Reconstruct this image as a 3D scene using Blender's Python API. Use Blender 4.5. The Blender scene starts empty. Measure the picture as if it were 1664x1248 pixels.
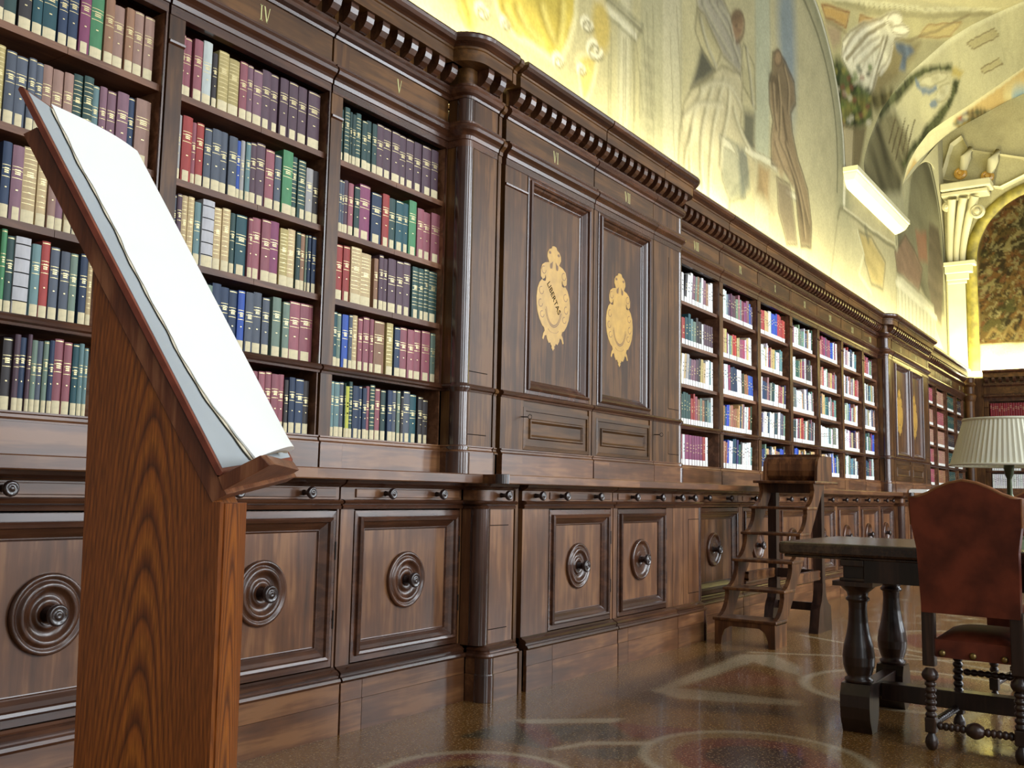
import bpy, math, random
import numpy as np
from mathutils import Vector, Matrix

# ------------------------------------------------------------------ camera, world, light, exposure
CAM = np.array([0.0, -3.057, 1.0])
YAW, PITCH, ROLL = [math.radians(a) for a in (34.233, 6.289, 1.135)]
FPX = 1582.4
fw = np.array([math.cos(YAW) * math.cos(PITCH), math.sin(YAW) * math.cos(PITCH), math.sin(PITCH)])
rt = np.array([math.sin(YAW), -math.cos(YAW), 0.0])
up = np.cross(rt, fw)
rt, up = math.cos(ROLL) * rt + math.sin(ROLL) * up, -math.sin(ROLL) * rt + math.cos(ROLL) * up
cam_data = bpy.data.cameras.new('camera')
cam = bpy.data.objects.new('camera', cam_data)
bpy.context.scene.collection.objects.link(cam)
cam.matrix_world = Matrix(((rt[0], up[0], -fw[0], CAM[0]), (rt[1], up[1], -fw[1], CAM[1]),
                           (rt[2], up[2], -fw[2], CAM[2]), (0, 0, 0, 1)))
cam_data.sensor_width = 36.0
cam_data.lens = FPX / 1664 * 36.0
cam_data.clip_start = 0.05
cam_data.clip_end = 200
SC = bpy.context.scene
SC.camera = cam
SC.view_settings.view_transform = 'Standard'
SC.view_settings.look = 'None'
SC.view_settings.gamma = 1
SC.view_settings.use_curve_mapping = False
SC.view_settings.exposure = 0.0
world = bpy.data.worlds.new('world')
SC.world = world
world.use_nodes = True
world.node_tree.nodes['Background'].inputs[0].default_value = (1.0, 0.96, 0.88, 1)
world.node_tree.nodes['Background'].inputs[1].default_value = 0.17

COL = bpy.context.scene.collection


def area(name, loc, rot, sx, sy, power, color, spread=180):
    d = bpy.data.lights.new(name, 'AREA')
    d.shape = 'RECTANGLE'
    d.size, d.size_y = sx, sy
    d.energy = power
    d.color = color
    d.spread = math.radians(spread)
    o = bpy.data.objects.new(name, d)
    o.location = loc
    o.rotation_euler = rot
    COL.objects.link(o)
    return o


# daylight through the tall windows of the opposite side of the hall (they face the bookcases)
DAY = (0.86, 0.93, 1.0)
for wx, wp in ((-1.6, 100), (2.4, 190), (6.4, 330), (10.4, 400), (14.4, 380)):
    area('window_daylight', (wx, -7.85, 3.6), (math.radians(90), 0, 0), 1.7, 5.0, wp * 1.12, DAY)
# cove lamps hidden on top of the cabinets, washing the frescoed wall
COVE = (1.0, 0.95, 0.63)
for cx in (0.0, 3.2, 6.4, 9.6, 12.8, 16.0):
    area('cove_lamp', (cx + 1.6, 0.17, 3.215), (math.radians(180 - 8), 0, 0), 3.1, 0.08, 225, COVE)
area('cove_lamp', (19.33, -2.0, 3.215), (math.radians(180), math.radians(-8), 0), 0.08, 4.0, 290, COVE)


# ------------------------------------------------------------------ photograph -> place helpers
def pray(px, py):
    d = (px - 832) * rt - (py - 624) * up + FPX * fw
    return d


def at_y(px, py, y):            # point of the plane y = const seen at that pixel
    d = pray(px, py)
    t = (y - CAM[1]) / d[1]
    return CAM + d * t


def at_x(px, py, x):
    d = pray(px, py)
    return CAM + d * (x / d[0])


def at_z(px, py, z):
    d = pray(px, py)
    return CAM + d * ((z - CAM[2]) / d[2])


# ------------------------------------------------------------------ materials
def srgb(r, g, b):
    f = lambda c: (c / 255) / 12.92 if c / 255 <= 0.04045 else ((c / 255 + 0.055) / 1.055) ** 2.4
    return (f(r), f(g), f(b), 1.0)


def mat_base(name, rough=0.5, spec=0.5, coat=0.0, coat_rough=0.15):
    m = bpy.data.materials.new(name)
    m.use_nodes = True
    b = m.node_tree.nodes['Principled BSDF']
    b.inputs['Roughness'].default_value = rough
    b.inputs['Specular IOR Level'].default_value = spec
    b.inputs['Coat Weight'].default_value = coat
    b.inputs['Coat Roughness'].default_value = coat_rough
    return m, m.node_tree, b


def nd(nt, typ, **kw):
    n = nt.nodes.new(typ)
    for k, v in kw.items():
        setattr(n, k, v)
    return n


def ramp(nt, stops):
    r = nd(nt, 'ShaderNodeValToRGB')
    e = r.color_ramp.elements
    while len(e) < len(stops):
        e.new(0.5)
    for el, (p, c) in zip(e, stops):
        el.position = p
        el.color = c
    return r


def wood(name, dark, mid, light, axis='z', rough=0.34, scale=1.0, coat=0.25, bump=0.05, vary=0.18, spec=0.5):
    m, nt, b = mat_base(name, rough, spec, coat, 0.22)
    tc = nd(nt, 'ShaderNodeTexCoord')
    oi = nd(nt, 'ShaderNodeObjectInfo')
    mp = nd(nt, 'ShaderNodeMapping')
    s = {'x': (1.2, 14, 14), 'y': (14, 1.2, 14), 'z': (14, 14, 1.2)}[axis]
    mp.inputs['Scale'].default_value = [v * scale for v in s]
    add = nd(nt, 'ShaderNodeVectorMath', operation='ADD')
    mul = nd(nt, 'ShaderNodeVectorMath', operation='SCALE')
    comb = nd(nt, 'ShaderNodeCombineXYZ')
    nt.links.new(oi.outputs['Random'], comb.inputs[0])
    nt.links.new(oi.outputs['Random'], comb.inputs[2])
    nt.links.new(comb.outputs[0], mul.inputs[0])
    mul.inputs['Scale'].default_value = 37.0
    nt.links.new(tc.outputs['Object'], mp.inputs['Vector'])
    nt.links.new(mp.outputs[0], add.inputs[0])
    nt.links.new(mul.outputs[0], add.inputs[1])
    n1 = nd(nt, 'ShaderNodeTexNoise')
    n1.inputs['Scale'].default_value = 1.0
    n1.inputs['Detail'].default_value = 5
    n1.inputs['Distortion'].default_value = 0.9
    nt.links.new(add.outputs[0], n1.inputs['Vector'])
    n2 = nd(nt, 'ShaderNodeTexNoise')
    n2.inputs['Scale'].default_value = 5.0
    n2.inputs['Detail'].default_value = 4
    nt.links.new(add.outputs[0], n2.inputs['Vector'])
    n3 = nd(nt, 'ShaderNodeTexNoise')
    n3.inputs['Scale'].default_value = 4.5
    n3.inputs['Detail'].default_value = 3
    add3 = nd(nt, 'ShaderNodeVectorMath', operation='ADD')
    nt.links.new(tc.outputs['Object'], add3.inputs[0])
    nt.links.new(mul.outputs[0], add3.inputs[1])
    nt.links.new(add3.outputs[0], n3.inputs['Vector'])
    mix = nd(nt, 'ShaderNodeMath', operation='MULTIPLY_ADD')
    nt.links.new(n2.outputs[0], mix.inputs[0])
    mix.inputs[1].default_value = 0.35
    nt.links.new(n1.outputs[0], mix.inputs[2])
    mix2 = nd(nt, 'ShaderNodeMath', operation='MULTIPLY_ADD')
    nt.links.new(n3.outputs[0], mix2.inputs[0])
    mix2.inputs[1].default_value = 0.5
    nt.links.new(mix.outputs[0], mix2.inputs[2])
    r = ramp(nt, [(0.55, dark), (0.86, mid), (1.0, light)])
    sub = nd(nt, 'ShaderNodeMath', operation='MULTIPLY_ADD')
    nt.links.new(mix2.outputs[0], sub.inputs[0])
    sub.inputs[1].default_value = 0.94
    sub.inputs[2].default_value = 0.0
    nt.links.new(sub.outputs[0], r.inputs[0])
    hv = nd(nt, 'ShaderNodeHueSaturation')
    vm = nd(nt, 'ShaderNodeMapRange')
    vm.inputs['To Min'].default_value = 1 - vary
    vm.inputs['To Max'].default_value = 1 + vary
    nt.links.new(oi.outputs['Random'], vm.inputs['Value'])
    nt.links.new(vm.outputs[0], hv.inputs['Value'])
    nt.links.new(r.outputs[0], hv.inputs['Color'])
    nt.links.new(hv.outputs[0], b.inputs['Base Color'])
    bp = nd(nt, 'ShaderNodeBump')
    bp.inputs['Strength'].default_value = bump
    bp.inputs['Distance'].default_value = 0.002
    nt.links.new(n2.outputs[0], bp.inputs['Height'])
    nt.links.new(bp.outputs[0], b.inputs['Normal'])
    return m


def plain(name, col, rough=0.5, spec=0.5, metal=0.0, noise=0.0, nscale=20, coat=0.0, bump=0.0, transm=None):
    m, nt, b = mat_base(name, rough, spec, coat)
    b.inputs['Base Color'].default_value = col
    b.inputs['Metallic'].default_value = metal
    if noise or bump:
        tc = nd(nt, 'ShaderNodeTexCoord')
        n = nd(nt, 'ShaderNodeTexNoise')
        n.inputs['Scale'].default_value = nscale
        n.inputs['Detail'].default_value = 6
        nt.links.new(tc.outputs['Object'], n.inputs['Vector'])
        k0 = tuple(c * (1 - noise) for c in col[:3]) + (1,)
        k1 = tuple(min(1, c * (1 + noise)) for c in col[:3]) + (1,)
        r = ramp(nt, [(0.35, k0), (0.65, k1)])
        nt.links.new(n.outputs[0], r.inputs[0])
        nt.links.new(r.outputs[0], b.inputs['Base Color'])
        if bump:
            bp = nd(nt, 'ShaderNodeBump')
            bp.inputs['Strength'].default_value = bump
            bp.inputs['Distance'].default_value = 0.003
            nt.links.new(n.outputs[0], bp.inputs['Height'])
            nt.links.new(bp.outputs[0], b.inputs['Normal'])
    return m


W_D, W_M, W_L = srgb(62, 37, 22), srgb(104, 66, 40), srgb(132, 90, 56)
WOOD_V = wood('walnut_vertical_grain', W_D, W_M, W_L, 'z')
WOOD_H = wood('walnut_horizontal_grain', W_D, W_M, W_L, 'x')
WOOD_UV = wood('walnut_upper_dimmed_vertical', srgb(46, 27, 13), srgb(78, 49, 23), srgb(104, 69, 34), 'z', rough=.42, coat=.06, spec=.3)  # both upper walnuts: weaker, yellower light put into the wood colour
WOOD_UH = wood('walnut_upper_dimmed_horizontal', srgb(50, 31, 14), srgb(80, 52, 24), srgb(102, 68, 33), 'x', rough=.42, coat=.06, spec=.3)
WOOD_MOLD = wood('walnut_moulding', srgb(48, 27, 17), srgb(70, 41, 26), srgb(88, 54, 35), 'x', rough=0.27, coat=0.4)
WOOD_MOLDV = wood('walnut_moulding_vertical', srgb(48, 27, 17), srgb(70, 41, 26), srgb(88, 54, 35), 'z', rough=0.27, coat=0.4)
WOOD_SHELF = wood('walnut_shelf', srgb(70, 42, 24), srgb(104, 66, 42), srgb(130, 88, 60), 'x', rough=0.5, coat=0.0)
WOOD_DARK = wood('dark_turned_wood', srgb(26, 16, 13), srgb(44, 28, 22), srgb(64, 42, 32), 'z', rough=0.3, coat=0.35)
WOOD_TABLE = wood('dark_table_oak', srgb(30, 19, 13), srgb(52, 34, 23), srgb(76, 54, 38), 'x', rough=0.22, coat=0.5)
WOOD_STEP = wood('library_steps_wood', srgb(42, 24, 14), srgb(84, 50, 28), srgb(120, 78, 44), 'z', rough=0.32, coat=0.3)
KNOB = plain('knob_wood', srgb(46, 32, 29), 0.24, 0.6, coat=0.5)
GROOVE = plain('dark_joint', srgb(14, 8, 6), 0.9, 0.1)
GILT = plain('gilt_tooling', srgb(222, 205, 150), 0.35, 0.5, metal=0.35)
NUMERAL = plain('numeral_inlay', srgb(196, 192, 128), 0.5)
INLAY = plain('boxwood_inlay', srgb(196, 152, 66), 0.35, noise=0.12, nscale=14, coat=0.3)
INLAY_D = plain('inlay_shading', srgb(120, 84, 40), 0.4)
PAPER = plain('shelf_mark_label', srgb(226, 212, 172), 0.8, noise=0.06, nscale=60)
WLABEL = plain('white_shelf_mark_label', srgb(240, 240, 232), 0.8)
IRON = plain('key_iron', srgb(38, 32, 28), 0.45, metal=0.6)
BRASS = plain('brass', srgb(150, 128, 80), 0.35, metal=0.9)

# book cloth takes the colour of its object
m, nt, b = mat_base('book_cloth', 0.55, 0.35)
oi = nd(nt, 'ShaderNodeObjectInfo')
tc = nd(nt, 'ShaderNodeTexCoord')
mp = nd(nt, 'ShaderNodeMapping')
mp.inputs['Scale'].default_value = (60, 60, 14)
n = nd(nt, 'ShaderNodeTexNoise')
n.inputs['Scale'].default_value = 1.0
n.inputs['Detail'].default_value = 5
mr = nd(nt, 'ShaderNodeMapRange')
mr.inputs['To Min'].default_value = 0.72
mr.inputs['To Max'].default_value = 1.3
hs = nd(nt, 'ShaderNodeHueSaturation')
nt.links.new(tc.outputs['Object'], mp.inputs[0])
nt.links.new(mp.outputs[0], n.inputs['Vector'])
nt.links.new(n.outputs[0], mr.inputs['Value'])
nt.links.new(mr.outputs[0], hs.inputs['Value'])
nt.links.new(oi.outputs['Color'], hs.inputs['Color'])
nt.links.new(hs.outputs[0], b.inputs['Base Color'])
CLOTH = m


def painted(name, rough=0.85, spec=0.2, speck=0.0, coat=0.0, spscale=160, bump=0.0, crough=0.1):
    """material showing the mesh's own painted colours (attribute 'paint')"""
    m, nt, b = mat_base(name, rough, spec, coat, crough)
    a = nd(nt, 'ShaderNodeAttribute', attribute_name='paint')
    out = a.outputs['Color']
    tc = nd(nt, 'ShaderNodeTexCoord')
    n = nd(nt, 'ShaderNodeTexNoise')
    n.inputs['Scale'].default_value = spscale
    n.inputs['Detail'].default_value = 3
    nt.links.new(tc.outputs['Object'], n.inputs['Vector'])
    if speck:
        mr = nd(nt, 'ShaderNodeMapRange')
        mr.inputs['From Min'].default_value = 0.3
        mr.inputs['From Max'].default_value = 0.7
        mr.inputs['To Min'].default_value = 1 - speck
        mr.inputs['To Max'].default_value = 1 + speck
        nt.links.new(n.outputs[0], mr.inputs['Value'])
        hs = nd(nt, 'ShaderNodeHueSaturation')
        nt.links.new(mr.outputs[0], hs.inputs['Value'])
        nt.links.new(out, hs.inputs['Color'])
        out = hs.outputs[0]
    nt.links.new(out, b.inputs['Base Color'])
    return m


FRESCO = painted('fresco_plaster', 0.9, 0.1, speck=0.10, spscale=38)
BOOKMASS = painted('book_cloth_mixed', 0.55, 0.35, speck=0.15, spscale=60)
TERRAZZO = painted('polished_terrazzo', 0.22, 0.5, coat=0.22, crough=0.06)
nt = TERRAZZO.node_tree
b = nt.nodes['Principled BSDF']
at_ = [q for q in nt.nodes if q.type == 'ATTRIBUTE'][0]
tc = nd(nt, 'ShaderNodeTexCoord')
prev = at_.outputs['Color']
for sc_, lo, hi, col, fac in ((70, .61, .66, srgb(190, 156, 108), .5), (110, .62, .67, srgb(222, 204, 168), .65), (90, .60, .67, srgb(52, 32, 20), .6), (45, .60, .70, srgb(112, 64, 34), .35)):
    n = nd(nt, 'ShaderNodeTexNoise')
    n.inputs['Scale'].default_value = sc_
    n.inputs['Detail'].default_value = 1.5
    nt.links.new(tc.outputs['Object'], n.inputs['Vector'])
    mr = nd(nt, 'ShaderNodeMapRange')
    mr.inputs['From Min'].default_value = lo
    mr.inputs['From Max'].default_value = hi
    mr.inputs['To Max'].default_value = fac
    nt.links.new(n.outputs[0], mr.inputs['Value'])
    mx = nd(nt, 'ShaderNodeMix', data_type='RGBA')
    nt.links.new(mr.outputs[0], mx.inputs[0])
    nt.links.new(prev, mx.inputs[6])
    mx.inputs[7].default_value = col
    prev = mx.outputs[2]
nt.links.new(prev, b.inputs['Base Color'])


# ------------------------------------------------------------------ mesh helpers
class MB:
    def __init__(self):
        self.v, self.f, self.s = [], [], []

    def add(self, vs, fs, smooth=False):
        o = len(self.v)
        self.v += [tuple(float(c) for c in p) for p in vs]
        for f in fs:
            self.f.append(tuple(i + o for i in f))
            self.s.append(smooth)
        return self

    def box(self, x0, x1, y0, y1, z0, z1, bev=0.0):
        if bev <= 0:
            vs = [(x0, y0, z0), (x1, y0, z0), (x1, y1, z0), (x0, y1, z0), (x0, y0, z1), (x1, y0, z1), (x1, y1, z1), (x0, y1, z1)]
            fs = [(0, 3, 2, 1), (4, 5, 6, 7), (0, 1, 5, 4), (1, 2, 6, 5), (2, 3, 7, 6), (3, 0, 4, 7)]
            return self.add(vs, fs)
        b = bev     # chamfer along the front (low y) rectangle
        vs = [(x0, y0 + b, z0), (x1, y0 + b, z0), (x1, y1, z0), (x0, y1, z0), (x0, y0 + b, z1), (x1, y0 + b, z1), (x1, y1, z1), (x0, y1, z1),
              (x0 + b, y0, z0 + b), (x1 - b, y0, z0 + b), (x1 - b, y0, z1 - b), (x0 + b, y0, z1 - b)]
        fs = [(0, 3, 2, 1), (4, 5, 6, 7), (1, 2, 6, 5), (2, 3, 7, 6), (3, 0, 4, 7), (8, 9, 10, 11),
              (0, 1, 9, 8), (1, 5, 10, 9), (5, 4, 11, 10), (4, 0, 8, 11)]
        return self.add(vs, fs)

    def prism_x(self, prof, x0, x1, smooth=False):
        """closed (y,z) profile pushed along x"""
        n = len(prof)
        vs = [(x0, y, z) for y, z in prof] + [(x1, y, z) for y, z in prof]
        fs = [(i, (i + 1) % n, n + (i + 1) % n, n + i) for i in range(n)]
        self.add(vs, fs, smooth)
        self.add(vs[:n], [tuple(range(n))[::-1]])
        self.add(vs[n:], [tuple(range(n))])
        return self

    def prism(self, poly, fn, a, b, smooth=False):
        """poly of 2-D points; fn(u,v,t)->xyz; between t=a and t=b"""
        n = len(poly)
        vs = [fn(u, v, a) for u, v in poly] + [fn(u, v, b) for u, v in poly]
        self.add(vs, [(i, (i + 1) % n, n + (i + 1) % n, n + i) for i in range(n)], smooth)
        self.add(vs[:n], [tuple(range(n))[::-1]])
        self.add(vs[n:], [tuple(range(n))])
        return self

    def lathe(self, prof, c, axis=(0, 0, 1), n=20, cap=True):
        """prof: (radius, height) along axis from c"""
        ax = Vector(axis).normalized()
        t = Vector((1, 0, 0)) if abs(ax.x) < 0.9 else Vector((0, 1, 0))
        u = ax.cross(t).normalized()
        w = ax.cross(u)
        c = Vector(c)
        pr = [prof[0]]
        for (ra, ha), (rb, hb) in zip(prof[:-1], prof[1:]):
            L = math.hypot(rb - ra, hb - ha)
            if L > .03:         # keep the shading of long shafts clean
                t = .003 / L
                pr += [(ra + (rb - ra) * t, ha + (hb - ha) * t), (rb - (rb - ra) * t, hb - (hb - ha) * t)]
            pr.append((rb, hb))
        prof = pr
        vs = []
        for r, h in prof:
            for k in range(n):
                a = 2 * math.pi * k / n
                vs.append(c + ax * h + (u * math.cos(a) + w * math.sin(a)) * r)
        fs = []
        for i in range(len(prof) - 1):
            for k in range(n):
                k2 = (k + 1) % n
                fs.append((i * n + k, i * n + k2, (i + 1) * n + k2, (i + 1) * n + k))
        self.add(vs, fs, True)
        if cap:
            self.add(vs[:n], [tuple(range(n))[::-1]])
            self.add(vs[-n:], [tuple(range(n))])
        return self

    def sweep(self, path, prof, smooth_path=False):
        """plan path [(x,y)], outward = right-hand normal of travel; closed profile [(out, z)]"""
        n, m = len(path), len(prof)
        rings = []
        for i, (x, y) in enumerate(path):
            def nrm(a, b):
                dx, dy = b[0] - a[0], b[1] - a[1]
                l = math.hypot(dx, dy) or 1
                return (dy / l, -dx / l)
            if i == 0:
                nx, ny = nrm(path[0], path[1]); k = 1
            elif i == n - 1:
                nx, ny = nrm(path[-2], path[-1]); k = 1
            else:
                a, b = nrm(path[i - 1], path[i]), nrm(path[i], path[i + 1])
                nx, ny = a[0] + b[0], a[1] + b[1]
                l = math.hypot(nx, ny) or 1
                nx, ny = nx / l, ny / l
                k = 1 / max(0.3, nx * a[0] + ny * a[1])
            rings.append([(x + nx * d * k, y + ny * d * k, z) for d, z in prof])
        i = 0
        while i < n - 1:
            L = math.hypot(path[i + 1][0] - path[i][0], path[i + 1][1] - path[i][1])
            j0 = i
            i += 1
            sm = smooth_path and L < .03
            while sm and i < n - 1 and math.hypot(path[i + 1][0] - path[i][0], path[i + 1][1] - path[i][1]) < .03:
                i += 1
            for j in range(m):
                j2 = (j + 1) % m
                vs = [r[j] for r in rings[j0:i + 1]] + [r[j2] for r in rings[j0:i + 1]]
                q = i - j0 + 1
                self.add(vs, [(k, k + 1, q + k + 1, q + k) for k in range(q - 1)], sm)
        self.add(rings[0], [tuple(range(m))])
        self.add(rings[-1], [tuple(range(m))[::-1]])
        return self

    def tube(self, pts, r, n=8):
        pts = [Vector(p) for p in pts]
        vs = []
        for i, p in enumerate(pts):
            d = (pts[min(i + 1, len(pts) - 1)] - pts[max(i - 1, 0)]).normalized()
            t = Vector((0, 0, 1)) if abs(d.z) < 0.9 else Vector((1, 0, 0))
            u = d.cross(t).normalized()
            w = d.cross(u)
            rr = r[i] if isinstance(r, (list, tuple)) else r
            for k in range(n):
                a = 2 * math.pi * k / n
                vs.append(p + (u * math.cos(a) + w * math.sin(a)) * rr)
        fs = [(i * n + k, i * n + (k + 1) % n, (i + 1) * n + (k + 1) % n, (i + 1) * n + k) for i in range(len(pts) - 1) for k in range(n)]
        self.add(vs, fs, True)
        self.add(vs[:n], [tuple(range(n))[::-1]])
        self.add(vs[-n:], [tuple(range(n))])
        return self

    def mesh(self, name, mat, off=(0, 0, 0)):
        me = bpy.data.meshes.new(name)
        ox, oy, oz = off
        me.from_pydata([(x - ox, y - oy, z - oz) for x, y, z in self.v], [], self.f)
        me.polygons.foreach_set('use_smooth', self.s)
        me.materials.append(mat)
        return me


def fix_normals(me):
    import bmesh
    bm = bmesh.new()
    bm.from_mesh(me)
    bmesh.ops.recalc_face_normals(bm, faces=bm.faces)
    bm.to_mesh(me)
    bm.free()


def thing(name, label, cat, loc=(0, 0, 0), group=None):
    o = bpy.data.objects.new(name, None)
    o.empty_display_size = 0.1
    o.location = loc
    o['label'] = label
    o['category'] = cat
    if group:
        o['group'] = group
    COL.objects.link(o)
    return o


def wloc(o):
    x = Vector((0, 0, 0))
    while o is not None:
        x += Vector(o.location)
        o = o.parent
    return x


def part(name, mb, mat, parent=None, label=None, org=None, kind=None, bevel=0.0):
    """link mb (built in world coordinates) as one object below parent"""
    if org is None:
        a = np.array(mb.v)
        org = tuple(a.min(0) * 0.5 + a.max(0) * 0.5) if parent is not None else (0, 0, 0)
    me = mb.mesh(name, mat, org)
    fix_normals(me)
    o = bpy.data.objects.new(name, me)
    COL.objects.link(o)
    if parent is not None:
        o.parent = parent
        o.location = Vector(org) - wloc(parent)
    else:
        o.location = org
    if label:
        o['label'] = label
    if kind:
        o['kind'] = kind
    if bevel:
        bv = o.modifiers.new('bevel', 'BEVEL')
        bv.width = bevel
        bv.segments = 2
        bv.limit_method = 'ANGLE'
        bv.angle_limit = math.radians(40)
    return o


def tag(o, label, cat, group=None, kind=None):
    o['label'] = label
    o['category'] = cat
    if group:
        o['group'] = group
    if kind:
        o['kind'] = kind
    return o


# ------------------------------------------------------------------ painting helper (frescoes, terrazzo)
RNG = np.random.default_rng(7)


def vnoise(U, V, scale, seed, oct=4):
    """smooth value noise over coordinates U,V"""
    out = np.zeros_like(U)
    amp, tot = 1.0, 0.0
    for o in range(oct):
        r = np.random.default_rng(seed * 17 + o)
        g = r.random((64, 64))
        u, v = U * scale * 2 ** o, V * scale * 2 ** o
        iu, iv = np.floor(u).astype(int), np.floor(v).astype(int)
        fu, fv = u - iu, v - iv
        fu, fv = fu * fu * (3 - 2 * fu), fv * fv * (3 - 2 * fv)
        a, b_, c, d = g[iu % 64, iv % 64], g[(iu + 1) % 64, iv % 64], g[iu % 64, (iv + 1) % 64], g[(iu + 1) % 64, (iv + 1) % 64]
        out += amp * ((a * (1 - fu) + b_ * fu) * (1 - fv) + (c * (1 - fu) + d * fu) * fv)
        tot += amp
        amp *= 0.55
    return out / tot


def curve(pts, n=4):
    """subdivide a polyline into a soft curve"""
    P = np.array(pts, float)
    for _ in range(2):
        Q = [P[0]]
        for i in range(len(P) - 1):
            Q += [P[i] * .75 + P[i + 1] * .25, P[i] * .25 + P[i + 1] * .75]
        Q.append(P[-1])
        P = np.array(Q)
    return [tuple(p) for p in P]


class Painting:
    def __init__(self, U, V, base):
        self.U, self.V = U, V
        self.C = np.empty(U.shape + (3,))
        self.C[:] = srgb(*base)[:3]
        self.wu = U + 0.0
        self.wv = V + 0.0

    def wobble(self, amp, scale, seed):
        self.wu = self.U + (vnoise(self.U, self.V, scale, seed) - 0.5) * 2 * amp
        self.wv = self.V + (vnoise(self.U, self.V, scale, seed + 3) - 0.5) * 2 * amp

    def blend(self, mask, col, a=1.0):
        k = np.clip(mask, 0, 1)[..., None] * a
        self.C = self.C * (1 - k) + np.array(srgb(*col)[:3]) * k

    def mul(self, mask, f):
        k = np.clip(mask, 0, 1)[..., None]
        self.C = self.C * (1 - k) + self.C * np.array(f) * k

    def sdist(self, poly):
        """signed distance to polygon, inside positive"""
        P = np.array(poly, float)
        x, y = self.wu, self.wv
        d = np.full(x.shape, 1e9)
        ins = np.zeros(x.shape, bool)
        n = len(P)
        for i in range(n):
            a, b_ = P[i], P[(i + 1) % n]
            e = b_ - a
            L = e @ e + 1e-12
            t = np.clip(((x - a[0]) * e[0] + (y - a[1]) * e[1]) / L, 0, 1)
            d = np.minimum(d, np.hypot(x - a[0] - t * e[0], y - a[1] - t * e[1]))
            c = ((a[1] > y) != (b_[1] > y)) & (x < (b_[0] - a[0]) * (y - a[1]) / (b_[1] - a[1] + 1e-12) + a[0])
            ins ^= c
        return np.where(ins, d, -d)

    def poly(self, poly, col, soft=0.03, a=1.0, edge=None, ew=0.03, ea=0.5, fold=None):
        s = self.sdist(poly)
        m = np.clip(s / soft * 0.5 + 0.5, 0, 1)
        self.blend(m, col, a)
        if fold:        # painted drapery folds: (direction angle, scale, strength)
            ang, sc, st = fold
            q = self.wu * math.cos(ang) + self.wv * math.sin(ang)
            p = -self.wu * math.sin(ang) + self.wv * math.cos(ang)
            nn = vnoise(q * sc, p * sc * 0.22, 1.0, 91, 3) - 0.5
            self.C = np.clip(self.C * (1 + (m * nn * st)[..., None]), 0, 1)
        if edge:
            self.blend(np.clip(1 - np.abs(s) / ew, 0, 1), edge, ea)

    def ell(self, c, rx, ry, col, soft=0.15, a=1.0):
        d = 1 - np.hypot((self.wu - c[0]) / rx, (self.wv - c[1]) / ry)
        self.blend(np.clip(d / soft * 0.5 + 0.5, 0, 1), col, a)

    def pell(self, cx, cy, rx, ry, col, soft=.03, a=1.0, edge=None, ew=.02, ea=.6, fold=None, rot=0.0):
        """ellipse given where it is seen in the photograph, turned into a polygon of the wall"""
        pts = []
        for k in range(18):
            t = 2 * math.pi * k / 18
            u, v = rx * math.cos(t), ry * math.sin(t)
            q = at_y(cx + u * math.cos(rot) - v * math.sin(rot), cy + u * math.sin(rot) + v * math.cos(rot), .35)
            pts.append((q[0], q[2]))
        self.poly(pts, col, soft, a, edge, ew, ea, fold)

    def folds(self, lines, w, dark, light, a=.6):
        """painted drapery creases: a dark line with a lit line beside it"""
        for ln in lines:
            pts = []
            for x, y in ln:
                q = at_y(x, y, .35)
                pts.append((q[0], q[2]))
            pts = curve(pts)
            self.line(pts, w, dark, a, .9)
            self.line([(p + w * 1.5, r) for p, r in pts], w * .9, light, a * .8, .9)

    def line(self, pts, w, col, a=1.0, soft=0.5):
        x, y = self.wu, self.wv
        d = np.full(x.shape, 1e9)
        P = np.array(pts, float)
        for i in range(len(P) - 1):
            p, q = P[i], P[i + 1]
            e = q - p
            L = e @ e + 1e-12
            t = np.clip(((x - p[0]) * e[0] + (y - p[1]) * e[1]) / L, 0, 1)
            d = np.minimum(d, np.hypot(x - p[0] - t * e[0], y - p[1] - t * e[1]))
        self.blend(np.clip((w - d) / (w * soft) * 0.5 + 0.5, 0, 1), col, a)

    def grunge(self, scale, seed, amt, tint=None):
        nn = (vnoise(self.U, self.V, scale, seed, 5) - 0.5) * 2
        self.C = np.clip(self.C * (1 + nn[..., None] * amt), 0, 1)


def grid_mesh(name, P, C, mat, flip=False):
    """P (n,m,3) vertices, C (n,m,3) linear colours -> painted mesh"""
    n, m = P.shape[:2]
    me = bpy.data.meshes.new(name)
    idx = np.arange(n * m).reshape(n, m)
    q = np.stack([idx[:-1, :-1], idx[1:, :-1], idx[1:, 1:], idx[:-1, 1:]], -1).reshape(-1, 4)
    if flip:
        q = q[:, ::-1]
    me.vertices.add(n * m)
    me.vertices.foreach_set('co', P.reshape(-1).astype(np.float32))
    me.loops.add(q.size)
    me.loops.foreach_set('vertex_index', q.reshape(-1).astype(np.int32))
    me.polygons.add(len(q))
    me.polygons.foreach_set('loop_start', (np.arange(len(q)) * 4).astype(np.int32))
    me.polygons.foreach_set('use_smooth', np.ones(len(q), bool))
    me.update(calc_edges=True)
    at = me.color_attributes.new('paint', 'FLOAT_COLOR', 'POINT')
    cc = np.ones((n * m, 4), np.float32)
    cc[:, :3] = C.reshape(-1, 3)
    at.data.foreach_set('color', cc.reshape(-1))
    me.materials.append(mat)
    o = bpy.data.objects.new(name, me)
    COL.objects.link(o)
    return o

# ================================================================== the built-in library wall
YW = 0.35            # plaster of the long wall
XE = 19.5            # plaster of the end wall
YU, YD, YB, YL = 0.0, -0.152, -0.192, -0.272   # upper front, door front, plinth front, worktop edge
STEP = -0.122        # the break-fronts stand this much forward
R_C = 0.045          # radius of the rounded corners
XF = [None]


def P2(name, mb, mat, parent, **k):
    if XF[0] is not None:
        mb.v = [XF[0](p) for p in mb.v]
    return part(name, mb, mat, parent, **k)


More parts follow.
